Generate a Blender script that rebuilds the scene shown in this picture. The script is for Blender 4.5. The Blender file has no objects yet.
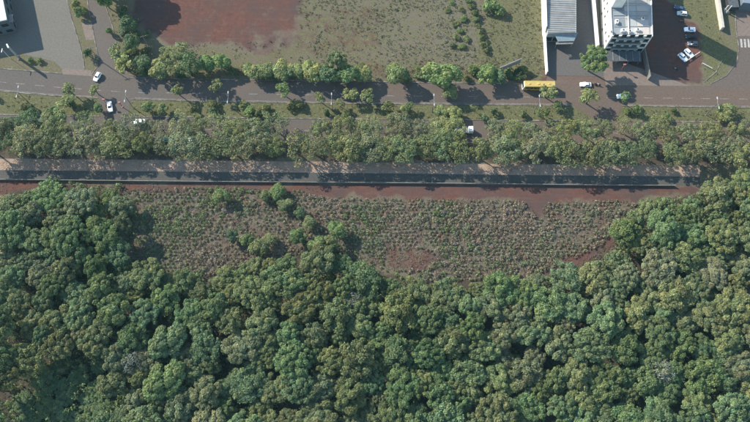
import bpy, math, random
import numpy as np
from mathutils import Vector, Matrix

rnd = random.Random(7)
RS = np.random.RandomState(11)
S = bpy.context.scene
COL = S.collection

# ------------------------------------------------------------------ camera
CAM_H, TILT, FPX = 229.0, math.radians(18.7), 680.0
cam_d = bpy.data.cameras.new('camera')
cam_d.sensor_width = 36.0
cam_d.lens = 36.0 * FPX / 750.0
cam_d.clip_start, cam_d.clip_end = 1.0, 8000.0
cam = bpy.data.objects.new('camera', cam_d)
COL.objects.link(cam)
cam.location = (0, 0, CAM_H)
cam.rotation_euler = (TILT, 0, 0)
S.camera = cam

# ------------------------------------------------------------------ sky, sun, exposure
SUN_EL = math.radians(30)
SUN_DX, SUN_DY = 0.82, -0.57          # where shadows fall on the ground
w = bpy.data.worlds.new('World')
S.world = w
w.use_nodes = True
nt = w.node_tree
bg = nt.nodes['Background']
sky = nt.nodes.new('ShaderNodeTexSky')
sky.sky_type = 'NISHITA'
sky.sun_disc = False
sky.sun_elevation = SUN_EL
sky.sun_rotation = math.atan2(-SUN_DX, -SUN_DY)
sky.altitude = 500
sky.air_density, sky.dust_density, sky.ozone_density = 1.6, 0.4, 2.0
nt.links.new(sky.outputs[0], bg.inputs[0])
bg.inputs[1].default_value = 0.115
sd = bpy.data.lights.new('sun', 'SUN')
sd.energy = 4.2
sd.angle = math.radians(0.53)
sd.color = (1.0, 0.93, 0.8)
sun = bpy.data.objects.new('sun', sd)
COL.objects.link(sun)
sun.location = (-150, 110, 150)
_d = Vector((SUN_DX * math.cos(SUN_EL), SUN_DY * math.cos(SUN_EL), -math.sin(SUN_EL)))
sun.rotation_euler = _d.to_track_quat('-Z', 'Y').to_euler()
S.view_settings.view_transform = 'Standard'
S.view_settings.look = 'None'
S.view_settings.gamma = 1.0
S.view_settings.use_curve_mapping = False
S.view_settings.exposure = 0.95

# ------------------------------------------------------------------ geometry of the place
CT, ST = math.cos(TILT), math.sin(TILT)


def G(px, py, z=0.0):
    """ground plan position (metres) of a surveyed point of height z"""
    u, v = (px - 375.0) / FPX, (py - 211.0) / FPX
    dz = -(CT + v * ST)
    k = (CAM_H - z) / -dz
    return Vector((u * k, (ST - v * CT) * k, z))


def plan(x, y, z=0.0):
    """inverse survey: plan coordinates used for the land-use maps"""
    x, y = np.asarray(x, float), np.asarray(y, float)
    zz = np.asarray(z, float) - CAM_H
    dep = y * ST - zz * CT
    return 375 + FPX * x / dep, 211 + FPX * (-y * CT - zz * ST) / dep


def scale_at(py):
    return FPX * (CT + (py - 211.0) / FPX * ST) / CAM_H   # survey units per metre


def interp(pts, x):
    return float(np.interp(x, [p[0] for p in pts], [p[1] for p in pts]))


def lin(r, g, b):
    f = lambda c: (c / 255 / 12.92) if c <= 10 else ((c / 255 + 0.055) / 1.055) ** 2.4
    return (f(r), f(g), f(b), 1.0)


def vnoise(x, y, scale, seed=0):
    """smooth value noise, 0..1"""
    r = np.random.RandomState(seed)
    T = r.rand(64, 64)
    x, y = np.asarray(x) / scale + 1000.3, np.asarray(y) / scale + 1000.7
    ix, iy = np.floor(x).astype(int), np.floor(y).astype(int)
    fx, fy = x - ix, y - iy
    fx, fy = fx * fx * (3 - 2 * fx), fy * fy * (3 - 2 * fy)
    g = lambda a, b: T[a % 64, b % 64]
    return (g(ix, iy) * (1 - fx) + g(ix + 1, iy) * fx) * (1 - fy) + (g(ix, iy + 1) * (1 - fx) + g(ix + 1, iy + 1) * fx) * fy


def inpoly(px, py, poly):
    px, py = np.asarray(px, float), np.asarray(py, float)
    c = np.zeros(np.broadcast(px, py).shape, bool)
    n = len(poly)
    for i in range(n):
        x0, y0 = poly[i]
        x1, y1 = poly[(i + 1) % n]
        if y0 == y1:
            continue
        t = ((y0 > py) != (y1 > py)) & (px < (x1 - x0) * (py - y0) / (y1 - y0) + x0)
        c ^= t
    return c


# ------------------------------------------------------------------ materials
MATS = {}


def mat(name, col, rough=0.8, var=0.12, scale=1.5, metal=0.0, objcol=False, bump=0.0, col2=None, detail=6, spec=0.3, thr=None):
    if name in MATS:
        return MATS[name]
    m = bpy.data.materials.new(name)
    m.use_nodes = True
    n, l = m.node_tree.nodes, m.node_tree.links
    b = n['Principled BSDF']
    b.inputs['Roughness'].default_value = rough
    b.inputs['Metallic'].default_value = metal
    b.inputs['Specular IOR Level'].default_value = spec
    tc = n.new('ShaderNodeTexCoord')
    geo = n.new('ShaderNodeNewGeometry')
    nz = n.new('ShaderNodeTexNoise')
    nz.inputs['Scale'].default_value = 1.0 / scale
    nz.inputs['Detail'].default_value = detail
    nz.inputs['Roughness'].default_value = 0.65
    l.new(geo.outputs['Position'], nz.inputs['Vector'])
    rr = n.new('ShaderNodeMapRange')
    lo, hi = thr if thr else (0.3, 0.7)
    rr.inputs['From Min'].default_value, rr.inputs['From Max'].default_value = lo, hi
    l.new(nz.outputs['Fac'], rr.inputs['Value'])
    mx = n.new('ShaderNodeMix')
    mx.data_type = 'RGBA'
    l.new(rr.outputs[0], mx.inputs['Factor'])
    if objcol:
        oi = n.new('ShaderNodeObjectInfo')
        mul = n.new('ShaderNodeMix')
        mul.data_type, mul.blend_type = 'RGBA', 'MULTIPLY'
        mul.inputs['Factor'].default_value = 1.0
        l.new(oi.outputs['Color'], mul.inputs[6])
        mul.inputs[7].default_value = (1 - var, 1 - var, 1 - var, 1)
        l.new(mul.outputs[2], mx.inputs[6])
        l.new(oi.outputs['Color'], mx.inputs[7])
    else:
        c2 = col2 or tuple(min(1, c * (1 + var)) for c in col[:3]) + (1,)
        c1 = col if col2 else tuple(c * (1 - var) for c in col[:3]) + (1,)
        mx.inputs[6].default_value = c1
        mx.inputs[7].default_value = c2
    l.new(mx.outputs[2], b.inputs['Base Color'])
    if bump:
        bp = n.new('ShaderNodeBump')
        bp.inputs['Strength'].default_value = 0.6
        bp.inputs['Distance'].default_value = bump
        l.new(nz.outputs['Fac'], bp.inputs['Height'])
        l.new(bp.outputs[0], b.inputs['Normal'])
    MATS[name] = m
    return m


def leaf_material(name):
    """leaf colour comes from the plant (object colour) times the leaf's own tint"""
    m = bpy.data.materials.new(name)
    m.use_nodes = True
    n, l = m.node_tree.nodes, m.node_tree.links
    for x in list(n):
        n.remove(x)
    out = n.new('ShaderNodeOutputMaterial')
    oi = n.new('ShaderNodeObjectInfo')
    at = n.new('ShaderNodeAttribute')
    at.attribute_name = 'tint'
    mul = n.new('ShaderNodeMix')
    mul.data_type, mul.blend_type = 'RGBA', 'MULTIPLY'
    mul.inputs['Factor'].default_value = 1.0
    l.new(oi.outputs['Color'], mul.inputs[6])
    l.new(at.outputs['Color'], mul.inputs[7])
    d = n.new('ShaderNodeBsdfPrincipled')
    d.inputs['Roughness'].default_value = 0.6
    d.inputs['Specular IOR Level'].default_value = 0.25
    t = n.new('ShaderNodeBsdfTranslucent')
    l.new(mul.outputs[2], d.inputs['Base Color'])
    l.new(mul.outputs[2], t.inputs['Color'])
    ms = n.new('ShaderNodeMixShader')
    ms.inputs[0].default_value = 0.36
    l.new(d.outputs[0], ms.inputs[1])
    l.new(t.outputs[0], ms.inputs[2])
    l.new(ms.outputs[0], out.inputs['Surface'])
    return m


LEAF = leaf_material('leaf')
BARK = mat('bark', (0.11, 0.085, 0.065, 1), 0.9, 0.3, 0.4)
M_CONC = mat('concrete', (0.2, 0.19, 0.175, 1), 0.85, 0.25, 1.2)
M_WHITE = mat('white_render', (0.78, 0.77, 0.73, 1), 0.7, 0.1, 2.5)
M_PAINT = mat('road_paint', (0.11, 0.1, 0.09, 1), 0.8, scale=0.6, col2=(0.34, 0.33, 0.3, 1), thr=(0.36, 0.6))
M_KERB = mat('kerb_concrete', (0.12, 0.1, 0.085, 1), 0.85, scale=2.2, col2=(0.3, 0.28, 0.25, 1), thr=(0.42, 0.62))
M_GLASS = mat('window_glass', (0.02, 0.028, 0.035, 1), 0.12, 0.1, spec=0.5)
M_TYRE = mat('tyre_rubber', (0.02, 0.02, 0.02, 1), 0.85)
M_RIM = mat('rim_metal', (0.5, 0.5, 0.52, 1), 0.35, metal=0.8)
M_LAMP = mat('lamp_lens', (0.75, 0.75, 0.72, 1), 0.25)
M_RED = mat('tail_lens', (0.35, 0.02, 0.02, 1), 0.3)
M_CARP = mat('car_paint', (1, 1, 1, 1), 0.28, 0.04, objcol=True, spec=0.5)
M_OBJ = mat('painted', (1, 1, 1, 1), 0.6, 0.12, objcol=True)
M_STEEL = mat('galvanised', (0.42, 0.43, 0.44, 1), 0.5, metal=0.3)
M_DARKM = mat('dark_metal', (0.05, 0.05, 0.055, 1), 0.6)
M_SHEET = mat('roof_sheet', (0.3, 0.3, 0.29, 1), 0.55, 0.18, 3.0)
M_ROOFW = mat('roof_membrane', (0.3, 0.31, 0.31, 1), 0.75, scale=2.0, col2=(0.5, 0.48, 0.45, 1))
M_BLUEG = mat('canopy_sheet', (0.22, 0.28, 0.31, 1), 0.45, 0.15)


def asphalt(name, base, dust, dust_bias, x0=-140, x1=140):
    """asphalt with dust of the red soil lying on it, more towards +x"""
    m = bpy.data.materials.new(name)
    m.use_nodes = True
    n, l = m.node_tree.nodes, m.node_tree.links
    b = n['Principled BSDF']
    b.inputs['Roughness'].default_value = 0.85
    b.inputs['Specular IOR Level'].default_value = 0.25
    geo = n.new('ShaderNodeNewGeometry')
    sep = n.new('ShaderNodeSeparateXYZ')
    l.new(geo.outputs['Position'], sep.inputs[0])
    mr = n.new('ShaderNodeMapRange')
    mr.inputs['From Min'].default_value, mr.inputs['From Max'].default_value = x0, x1
    mr.inputs['To Min'].default_value, mr.inputs['To Max'].default_value = dust_bias
    l.new(sep.outputs[0], mr.inputs['Value'])
    n1 = n.new('ShaderNodeTexNoise')
    n1.inputs['Scale'].default_value, n1.inputs['Detail'].default_value = 0.12, 8
    mp = n.new('ShaderNodeMapping')
    mp.inputs['Scale'].default_value = (0.35, 1.6, 1)
    l.new(geo.outputs['Position'], mp.inputs['Vector'])
    l.new(mp.outputs[0], n1.inputs['Vector'])
    ad = n.new('ShaderNodeMath')
    ad.operation = 'MULTIPLY_ADD'
    l.new(n1.outputs['Fac'], ad.inputs[0])
    ad.inputs[1].default_value = 1.3
    sb = n.new('ShaderNodeMath')
    sb.operation = 'SUBTRACT'
    l.new(mr.outputs[0], sb.inputs[0])
    sb.inputs[1].default_value = 0.65
    l.new(sb.outputs[0], ad.inputs[2])
    ad.use_clamp = True
    n2 = n.new('ShaderNodeTexNoise')
    n2.inputs['Scale'].default_value, n2.inputs['Detail'].default_value = 1.3, 8
    n2.inputs['Roughness'].default_value = 0.75
    l.new(geo.outputs['Position'], n2.inputs['Vector'])
    mx = n.new('ShaderNodeMix')
    mx.data_type = 'RGBA'
    l.new(ad.outputs[0], mx.inputs['Factor'])
    mx.inputs[6].default_value, mx.inputs[7].default_value = base, dust
    mr2 = n.new('ShaderNodeMapRange')
    mr2.inputs['From Min'].default_value, mr2.inputs['From Max'].default_value = 0.3, 0.7
    mr2.inputs['To Min'].default_value, mr2.inputs['To Max'].default_value = 0.78, 1.2
    l.new(n2.outputs['Fac'], mr2.inputs['Value'])
    vm = n.new('ShaderNodeVectorMath')
    vm.operation = 'SCALE'
    l.new(mx.outputs[2], vm.inputs[0])
    l.new(mr2.outputs[0], vm.inputs['Scale'])
    l.new(vm.outputs[0], b.inputs['Base Color'])
    return m


M_ROAD = asphalt('asphalt_dusty', (0.105, 0.094, 0.086, 1), (0.138, 0.1, 0.078, 1), (0.1, 0.95))
M_SIDE = asphalt('asphalt_side_street', (0.115, 0.102, 0.092, 1), (0.13, 0.1, 0.085, 1), (0.3, 0.7))
M_LOT = asphalt('lot_paving', (0.155, 0.147, 0.128, 1), (0.15, 0.128, 0.108, 1), (0.3, 0.5))
M_YARD = asphalt('yard_paving', (0.11, 0.108, 0.105, 1), (0.125, 0.11, 0.1, 1), (0.3, 0.5))
M_PATHU = asphalt('path_paving', (0.33, 0.265, 0.215, 1), (0.38, 0.24, 0.16, 1), (0.5, 0.45))
M_PATHD = asphalt('track_asphalt', (0.07, 0.072, 0.068, 1), (0.115, 0.103, 0.088, 1), (0.3, 0.35))
M_PAD = mat('pad_paving', (0.19, 0.148, 0.125, 1), 0.85, 0.2, 1.0)


# ------------------------------------------------------------------ mesh helpers
class MB:
    def __init__(s):
        s.v, s.f = [], []

    def add(s, vs, fs):
        o = len(s.v)
        s.v += [tuple(p) for p in vs]
        s.f += [tuple(i + o for i in q) for q in fs]
        return s

    def prism(s, poly, z0, z1, top=None):
        n = len(poly)
        top = top or poly
        vs = [(p[0], p[1], z0) for p in poly] + [(p[0], p[1], z1) for p in top]
        fs = [tuple(range(n - 1, -1, -1)), tuple(range(n, 2 * n))]
        fs += [(i, (i + 1) % n, n + (i + 1) % n, n + i) for i in range(n)]
        a = sum(poly[i][0] * poly[(i + 1) % n][1] - poly[(i + 1) % n][0] * poly[i][1] for i in range(n))
        if a < 0:
            fs = [tuple(reversed(q)) for q in fs]
        return s.add(vs, fs)

    def box(s, c, d, rz=0.0):
        cs, sn = math.cos(rz), math.sin(rz)
        hx, hy = d[0] / 2, d[1] / 2
        poly = [(c[0] + x * cs - y * sn, c[1] + x * sn + y * cs) for x, y in ((-hx, -hy), (hx, -hy), (hx, hy), (-hx, hy))]
        return s.prism(poly, c[2] - d[2] / 2, c[2] + d[2] / 2)

    def bbox(s, c, d, bev=0.05):
        """box with chamfered vertical edges and top"""
        hx, hy, hz = d[0] / 2, d[1] / 2, d[2] / 2
        b = bev
        def ring(k):
            x, y = hx - k, hy - k
            return [(c[0] + p, c[1] + q) for p, q in ((-x + b, -y), (x - b, -y), (x, -y + b), (x, y - b), (x - b, y), (-x + b, y), (-x, y - b), (-x, -y + b))]
        r0, r1 = ring(0), ring(b)
        vs = [(p[0], p[1], c[2] - hz) for p in r0] + [(p[0], p[1], c[2] + hz - b) for p in r0] + [(p[0], p[1], c[2] + hz) for p in r1]
        fs = [tuple(range(7, -1, -1)), tuple(range(16, 24))]
        for k in (0, 8):
            fs += [(k + i, k + (i + 1) % 8, k + 8 + (i + 1) % 8, k + 8 + i) for i in range(8)]
        return s.add(vs, fs)

    def tube(s, p0, p1, r0, r1=None, n=6, caps=True):
        r1 = r0 if r1 is None else r1
        p0, p1 = Vector(p0), Vector(p1)
        d = (p1 - p0).normalized()
        a = d.cross(Vector((0, 0, 1)) if abs(d.z) < 0.9 else Vector((1, 0, 0))).normalized()
        b = d.cross(a)
        vs = []
        for p, r in ((p0, r0), (p1, r1)):
            for i in range(n):
                t = 2 * math.pi * i / n
                vs.append(p + a * (r * math.cos(t)) + b * (r * math.sin(t)))
        fs = [(i, n + i, n + (i + 1) % n, (i + 1) % n) for i in range(n)]
        if caps:
            fs += [tuple(range(n)), tuple(range(2 * n - 1, n - 1, -1))]
        return s.add(vs, fs)

    def build(s, name, m, parent=None, smooth=False):
        me = bpy.data.meshes.new(name)
        me.from_pydata(s.v, [], s.f)
        me.materials.append(m)
        if smooth:
            me.polygons.foreach_set('use_smooth', [True] * len(me.polygons))
        me.update()
        return link(name, me, parent)


def link(name, data, parent=None, loc=None):
    o = bpy.data.objects.new(name, data)
    COL.objects.link(o)
    if parent is not None:
        o.parent = parent
    if loc is not None:
        o.location = loc
    return o


def tag(o, label, cat, group=None):
    o['label'], o['category'] = label, cat
    if group:
        o['group'] = group
    return o


def thing(name, label, cat, loc=(0, 0, 0), rz=0.0, group=None):
    o = bpy.data.objects.new(name, None)
    o.empty_display_size = 0.5
    COL.objects.link(o)
    o.location = loc
    o.rotation_euler = (0, 0, rz)
    return tag(o, label, cat, group)


def structure(o):
    o['kind'] = 'structure'
    return o


def copy_tree(o, parent=None):
    c = o.copy()
    COL.objects.link(c)
    if parent is not None:
        c.parent = parent
    for ch in o.children:
        copy_tree(ch, c)
    return c


def quad_mesh(name, Q, tint, m):
    """Q: (n,4,3) quads, tint: (n,3) colour per quad"""
    n = len(Q)
    me = bpy.data.meshes.new(name)
    me.vertices.add(4 * n)
    me.vertices.foreach_set('co', Q.reshape(-1).astype(np.float32))
    me.loops.add(4 * n)
    me.loops.foreach_set('vertex_index', np.arange(4 * n, dtype=np.int32))
    me.polygons.add(n)
    me.polygons.foreach_set('loop_start', np.arange(0, 4 * n, 4, dtype=np.int32))
    me.update(calc_edges=True)
    a = me.color_attributes.new('tint', 'FLOAT_COLOR', 'POINT')
    c = np.ones((4 * n, 4), np.float32)
    c[:, :3] = np.repeat(tint, 4, axis=0)
    a.data.foreach_set('color', c.reshape(-1))
    me.materials.append(m)
    return me


def leaf_quads(P, N, size, R, aspect=0.62):
    """kite leaves at P facing N, random spin"""
    n = len(P)
    N = N / (np.linalg.norm(N, axis=1, keepdims=True) + 1e-9)
    A = R.normal(size=(n, 3))
    A -= N * (A * N).sum(1, keepdims=True)
    A /= np.linalg.norm(A, axis=1, keepdims=True) + 1e-9
    B = np.cross(N, A)
    s = (size * R.uniform(0.65, 1.35, n))[:, None]
    fold = N * s * 0.12
    return np.stack([P - A * s * 0.5, P + B * s * aspect * 0.5 - A * s * 0.08 + fold, P + A * s * 0.5, P - B * s * aspect * 0.5 - A * s * 0.08 + fold], axis=1)


# ------------------------------------------------------------------ plants
def crown_quads(R, rad, height, lobes, leaf, nleaf, loose=0.1, flat=1.0, zlo=0.55, sep=0.62, lobe_r=(0.3, 0.45), tint_amp=0.22, jitter=0.55, warm=0.1):
    """leaf clumps over a cluster of lobes; crown centre at 0, top at +height"""
    cs, rs = [], []
    for i in range(lobes):
        for _ in range(30):
            a = R.uniform(0, 2 * math.pi)
            q = math.sqrt(R.uniform(0, 1))
            zz = math.sqrt(max(0, 1 - q * q * 0.92)) if flat == 1.0 else 1 - flat * q ** 2.2
            lr = rad * R.uniform(*lobe_r)
            p = np.array([math.cos(a) * q * (rad - lr * 0.8), math.sin(a) * q * (rad - lr * 0.8), (zz * R.uniform(zlo, 1.0) - 0.25) * (height - lr * 0.6)])
            if all(np.linalg.norm(p - c) > sep * max(lr, r2) for c, r2 in zip(cs, rs)):
                break
        cs.append(p)
        rs.append(lr)
    cs, rs = np.array(cs), np.array(rs)
    pr = rs ** 2 / (rs ** 2).sum()
    li = R.choice(len(rs), nleaf, p=pr)
    D = R.normal(size=(nleaf, 3))
    D /= np.linalg.norm(D, axis=1, keepdims=True)
    D[:, 2] = np.where(D[:, 2] < -0.35, -D[:, 2], D[:, 2])
    sub = 1 + 0.16 * np.sin(D[:, 0] * 7 + li) * np.sin(D[:, 1] * 7 + 2 * li) * np.cos(D[:, 2] * 6)
    rr = rs[li] * sub * (1 - loose * R.rand(nleaf) ** 1.5 + 0.06 * R.normal(size=nleaf))
    P = cs[li] + D * rr[:, None] * np.array([1, 1, 0.88])
    keep = np.ones(nleaf, bool)
    for k in range(len(rs)):
        dd = np.linalg.norm((P - cs[k]) / np.array([1, 1, 0.88]), axis=1)
        keep &= ~((dd < rs[k] * 0.78) & (li != k))
    P, D, li = P[keep], D[keep], li[keep]
    n = len(P)
    N = D + R.normal(size=(n, 3)) * jitter + np.array([0, 0, 0.25])
    Q = leaf_quads(P, N, leaf, R)
    lt = R.uniform(1 - tint_amp, 1 + tint_amp, len(rs))[li] * R.uniform(0.68, 1.32, n)
    hue = (R.uniform(-warm, warm, len(rs))[li] + R.uniform(-0.08, 0.08, n))
    T = np.stack([lt * (1 + hue), lt, lt * (1 - hue * 0.6)], axis=1)
    return Q, T, cs, rs


def trunk_mesh(name, R, h, r, cs, ntop):
    b = MB()
    k = 0.62 * h
    p = Vector((0, 0, -0.2))
    q = Vector((R.uniform(-0.2, 0.2), R.uniform(-0.2, 0.2), k))
    b.tube(p, q, r, r * 0.7, 7)
    for i in R.choice(len(cs), min(ntop, len(cs)), replace=False):
        e = Vector(cs[i])
        m = q.lerp(e, 0.5) + Vector((0, 0, 0.35))
        b.tube(q - Vector((0, 0, 0.3)), m, r * 0.45, r * 0.28, 5, False)
        b.tube(m, e, r * 0.28, r * 0.1, 5, False)
    me = bpy.data.meshes.new(name)
    me.from_pydata(b.v, [], b.f)
    me.materials.append(BARK)
    return me


def tree_proto(seed, rad, h, ch, lobes, leaf, nleaf, **kw):
    """unit prototype: returns (trunk mesh, crown mesh, radius, height)"""
    R = np.random.RandomState(seed)
    Q, T, cs, rs = crown_quads(R, rad, ch, lobes, leaf, nleaf, **kw)
    zc = h - ch
    Q[:, :, 2] += zc
    cs[:, 2] += zc
    return trunk_mesh('trunk', R, zc, rad * 0.055 + 0.05, cs, 7), quad_mesh('crown', Q, T, LEAF), rad, h


PROTO = {
    'forest': [tree_proto(100 + i, 5.0, 12.0, (3.9, 3.3, 4.4)[i % 3], (24, 46, 34)[i % 3] + i, (0.5, 0.42, 0.46)[i % 3], (9500, 10500, 9000)[i % 3], loose=(0.2, 0.34, 0.45)[i % 3], flat=(0.55, 0.4, 0.65)[i % 3], zlo=(0.3, 0.45, 0.25)[i % 3], sep=(0.95, 0.85, 0.9)[i % 3], lobe_r=((0.13, 0.3), (0.1, 0.22), (0.1, 0.3))[i % 3], tint_amp=0.24, jitter=(0.6, 0.7, 0.85)[i % 3]) for i in range(12)],
    'street': [tree_proto(200 + i, 5.0, 10.5, 3.6, 24 + i, 0.46, 3200, loose=0.34, flat=0.6, zlo=0.35, sep=0.9, lobe_r=(0.15, 0.3), jitter=0.65) for i in range(6)],
    'sparse': [tree_proto(300 + i, 5.0, 10.0, 3.4, 22 + i, 0.5, 1700, loose=0.5, lobe_r=(0.18, 0.30), jitter=0.9) for i in range(4)],
    'verge': [tree_proto(400 + i, 3.4, 7.5, 3.4, 10 + i, 0.6, 2300, lobe_r=(0.28, 0.42)) for i in range(5)],
    'young': [tree_proto(500 + i, 2.2, 6.0, 1.8, 8 + i, 0.48, 650, loose=0.4, lobe_r=(0.25, 0.4), jitter=0.8) for i in range(4)],
    'bush': [tree_proto(600 + i, 1.6, 2.6, 1.7, 6 + i, 0.45, 650, lobe_r=(0.35, 0.5)) for i in range(4)],
}
counters = {}


def plant(kind, name, pos, rad, h, col, label, cat, group, idx=None):
    ps = PROTO[kind]
    k = counters[kind] = counters.get(kind, -1) + 1
    tm, cm, r0, h0 = ps[(k if idx is None else idx) % len(ps)]
    o = thing(name, label, cat, (pos[0], pos[1], 0), rnd.uniform(0, 6.283), group)
    k2 = rnd.uniform(0.88, 1.12)
    o.scale = (rad / r0 * k2, rad / r0 / k2, h / h0)
    t = link('trunk', tm, o)
    c = link('crown', cm, o)
    c.color = tuple(q_ * 1.62 for q_ in col[:3]) + (1,)
    return o


def jit(col, a=0.12):
    k = 1 + rnd.uniform(-a, a)
    return (col[0] * k * (1 + rnd.uniform(-a, a) * 0.6), col[1] * k, col[2] * k * (1 + rnd.uniform(-a, a) * 0.6), 1)


ORD = ['leftmost', 'second from left', 'third from left', 'fourth from left', 'fifth from left', 'sixth from left', 'seventh from left', 'eighth from left', 'ninth from left', 'tenth from left', 'eleventh from left', 'twelfth from left', 'thirteenth from left', 'fourteenth from left', 'fifteenth from left', 'sixteenth from left', 'seventeenth from left', 'eighteenth from left', 'nineteenth from left', 'twentieth from left']


def single_out(items):
    """items: (object, base phrase, plan x): things sharing a phrase get their order from the left"""
    by = {}
    for it in items:
        by.setdefault(it[1], []).append(it)
    for ph, L in by.items():
        L.sort(key=lambda t: t[2])
        if len(L) == 1:
            L[0][0]['label'] = ph
            continue
        for k, (o, _, _) in enumerate(L):
            o['label'] = (ORD[k] if k < len(ORD) - 1 and k < len(L) - 1 else ('rightmost' if k == len(L) - 1 else 'inner')) + ' ' + ph


# ------------------------------------------------------------------ ground
A_TOP = [(-80, 62), (0, 68.5), (60, 73.5), (95, 76), (150, 78.5), (250, 80), (350, 81.5), (450, 83), (560, 84.5), (650, 85.5), (740, 86), (840, 87)]
A_BOT = [(-80, 84), (0, 91), (50, 95.5), (100, 98), (150, 99.8), (200, 101.3), (300, 103), (400, 104), (500, 104.8), (600, 105.6), (700, 107), (840, 108.5)]
A_MID = [(-80, 75), (0, 82), (60, 87.5), (125, 92.2), (195, 93.4), (250, 94), (305, 94.8), (400, 96), (510, 96.7), (650, 98), (710, 98.7), (840, 100)]
B_TOP = [(-80, 112), (0, 114.5), (60, 116), (190, 117), (300, 118.5), (400, 119.5), (500, 120.3), (650, 121.5), (840, 123)]
B_BOT = [(-80, 136), (0, 138), (190, 140), (400, 142), (650, 144), (840, 146)]
P_TOP = [(-80, 157.5), (0, 158.5), (100, 159.6), (200, 160.6), (300, 161.6), (400, 162.7), (500, 164), (600, 165), (840, 166.5)]
P_MID = [(-80, 169.5), (0, 170.2), (100, 171), (200, 171.8), (300, 172.6), (400, 173.6), (500, 174.8), (600, 175.8), (840, 177.5)]
P_BOT = [(-80, 178.5), (0, 179.2), (100, 180.3), (200, 181.2), (300, 181.9), (400, 182.6), (500, 183.6), (600, 184.8), (840, 186.5)]
FIELD = [(128, 190), (200, 187), (300, 190), (318, 197), (515, 200), (533, 208), (545, 203), (615, 199), (640, 204), (616, 230), (598, 248), (562, 264), (525, 280), (430, 282), (395, 270), (360, 276), (300, 268), (240, 272), (190, 278), (140, 270), (126, 240), (126, 215)]
FOREST = [(-30, 203), (0, 201), (33, 194), (46, 184), (75, 188), (120, 190), (128, 214), (112, 238), (130, 262), (165, 275), (205, 279), (240, 267), (270, 264), (300, 254), (345, 259), (372, 280), (420, 283), (480, 285), (545, 281), (590, 270), (621, 248), (616, 222), (652, 206), (697, 197), (722, 187), (755, 176), (790, 170), (790, 440), (-30, 440)]


def band(top, bot, x0=-80, x1=840):
    xs = sorted({p[0] for p in top} | {p[0] for p in bot} | set(range(-80, 841, 20)))
    xs = [x for x in xs if x0 <= x <= x1]
    return [(x, interp(top, x)) for x in xs] + [(x, interp(bot, x)) for x in reversed(xs)]


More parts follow.
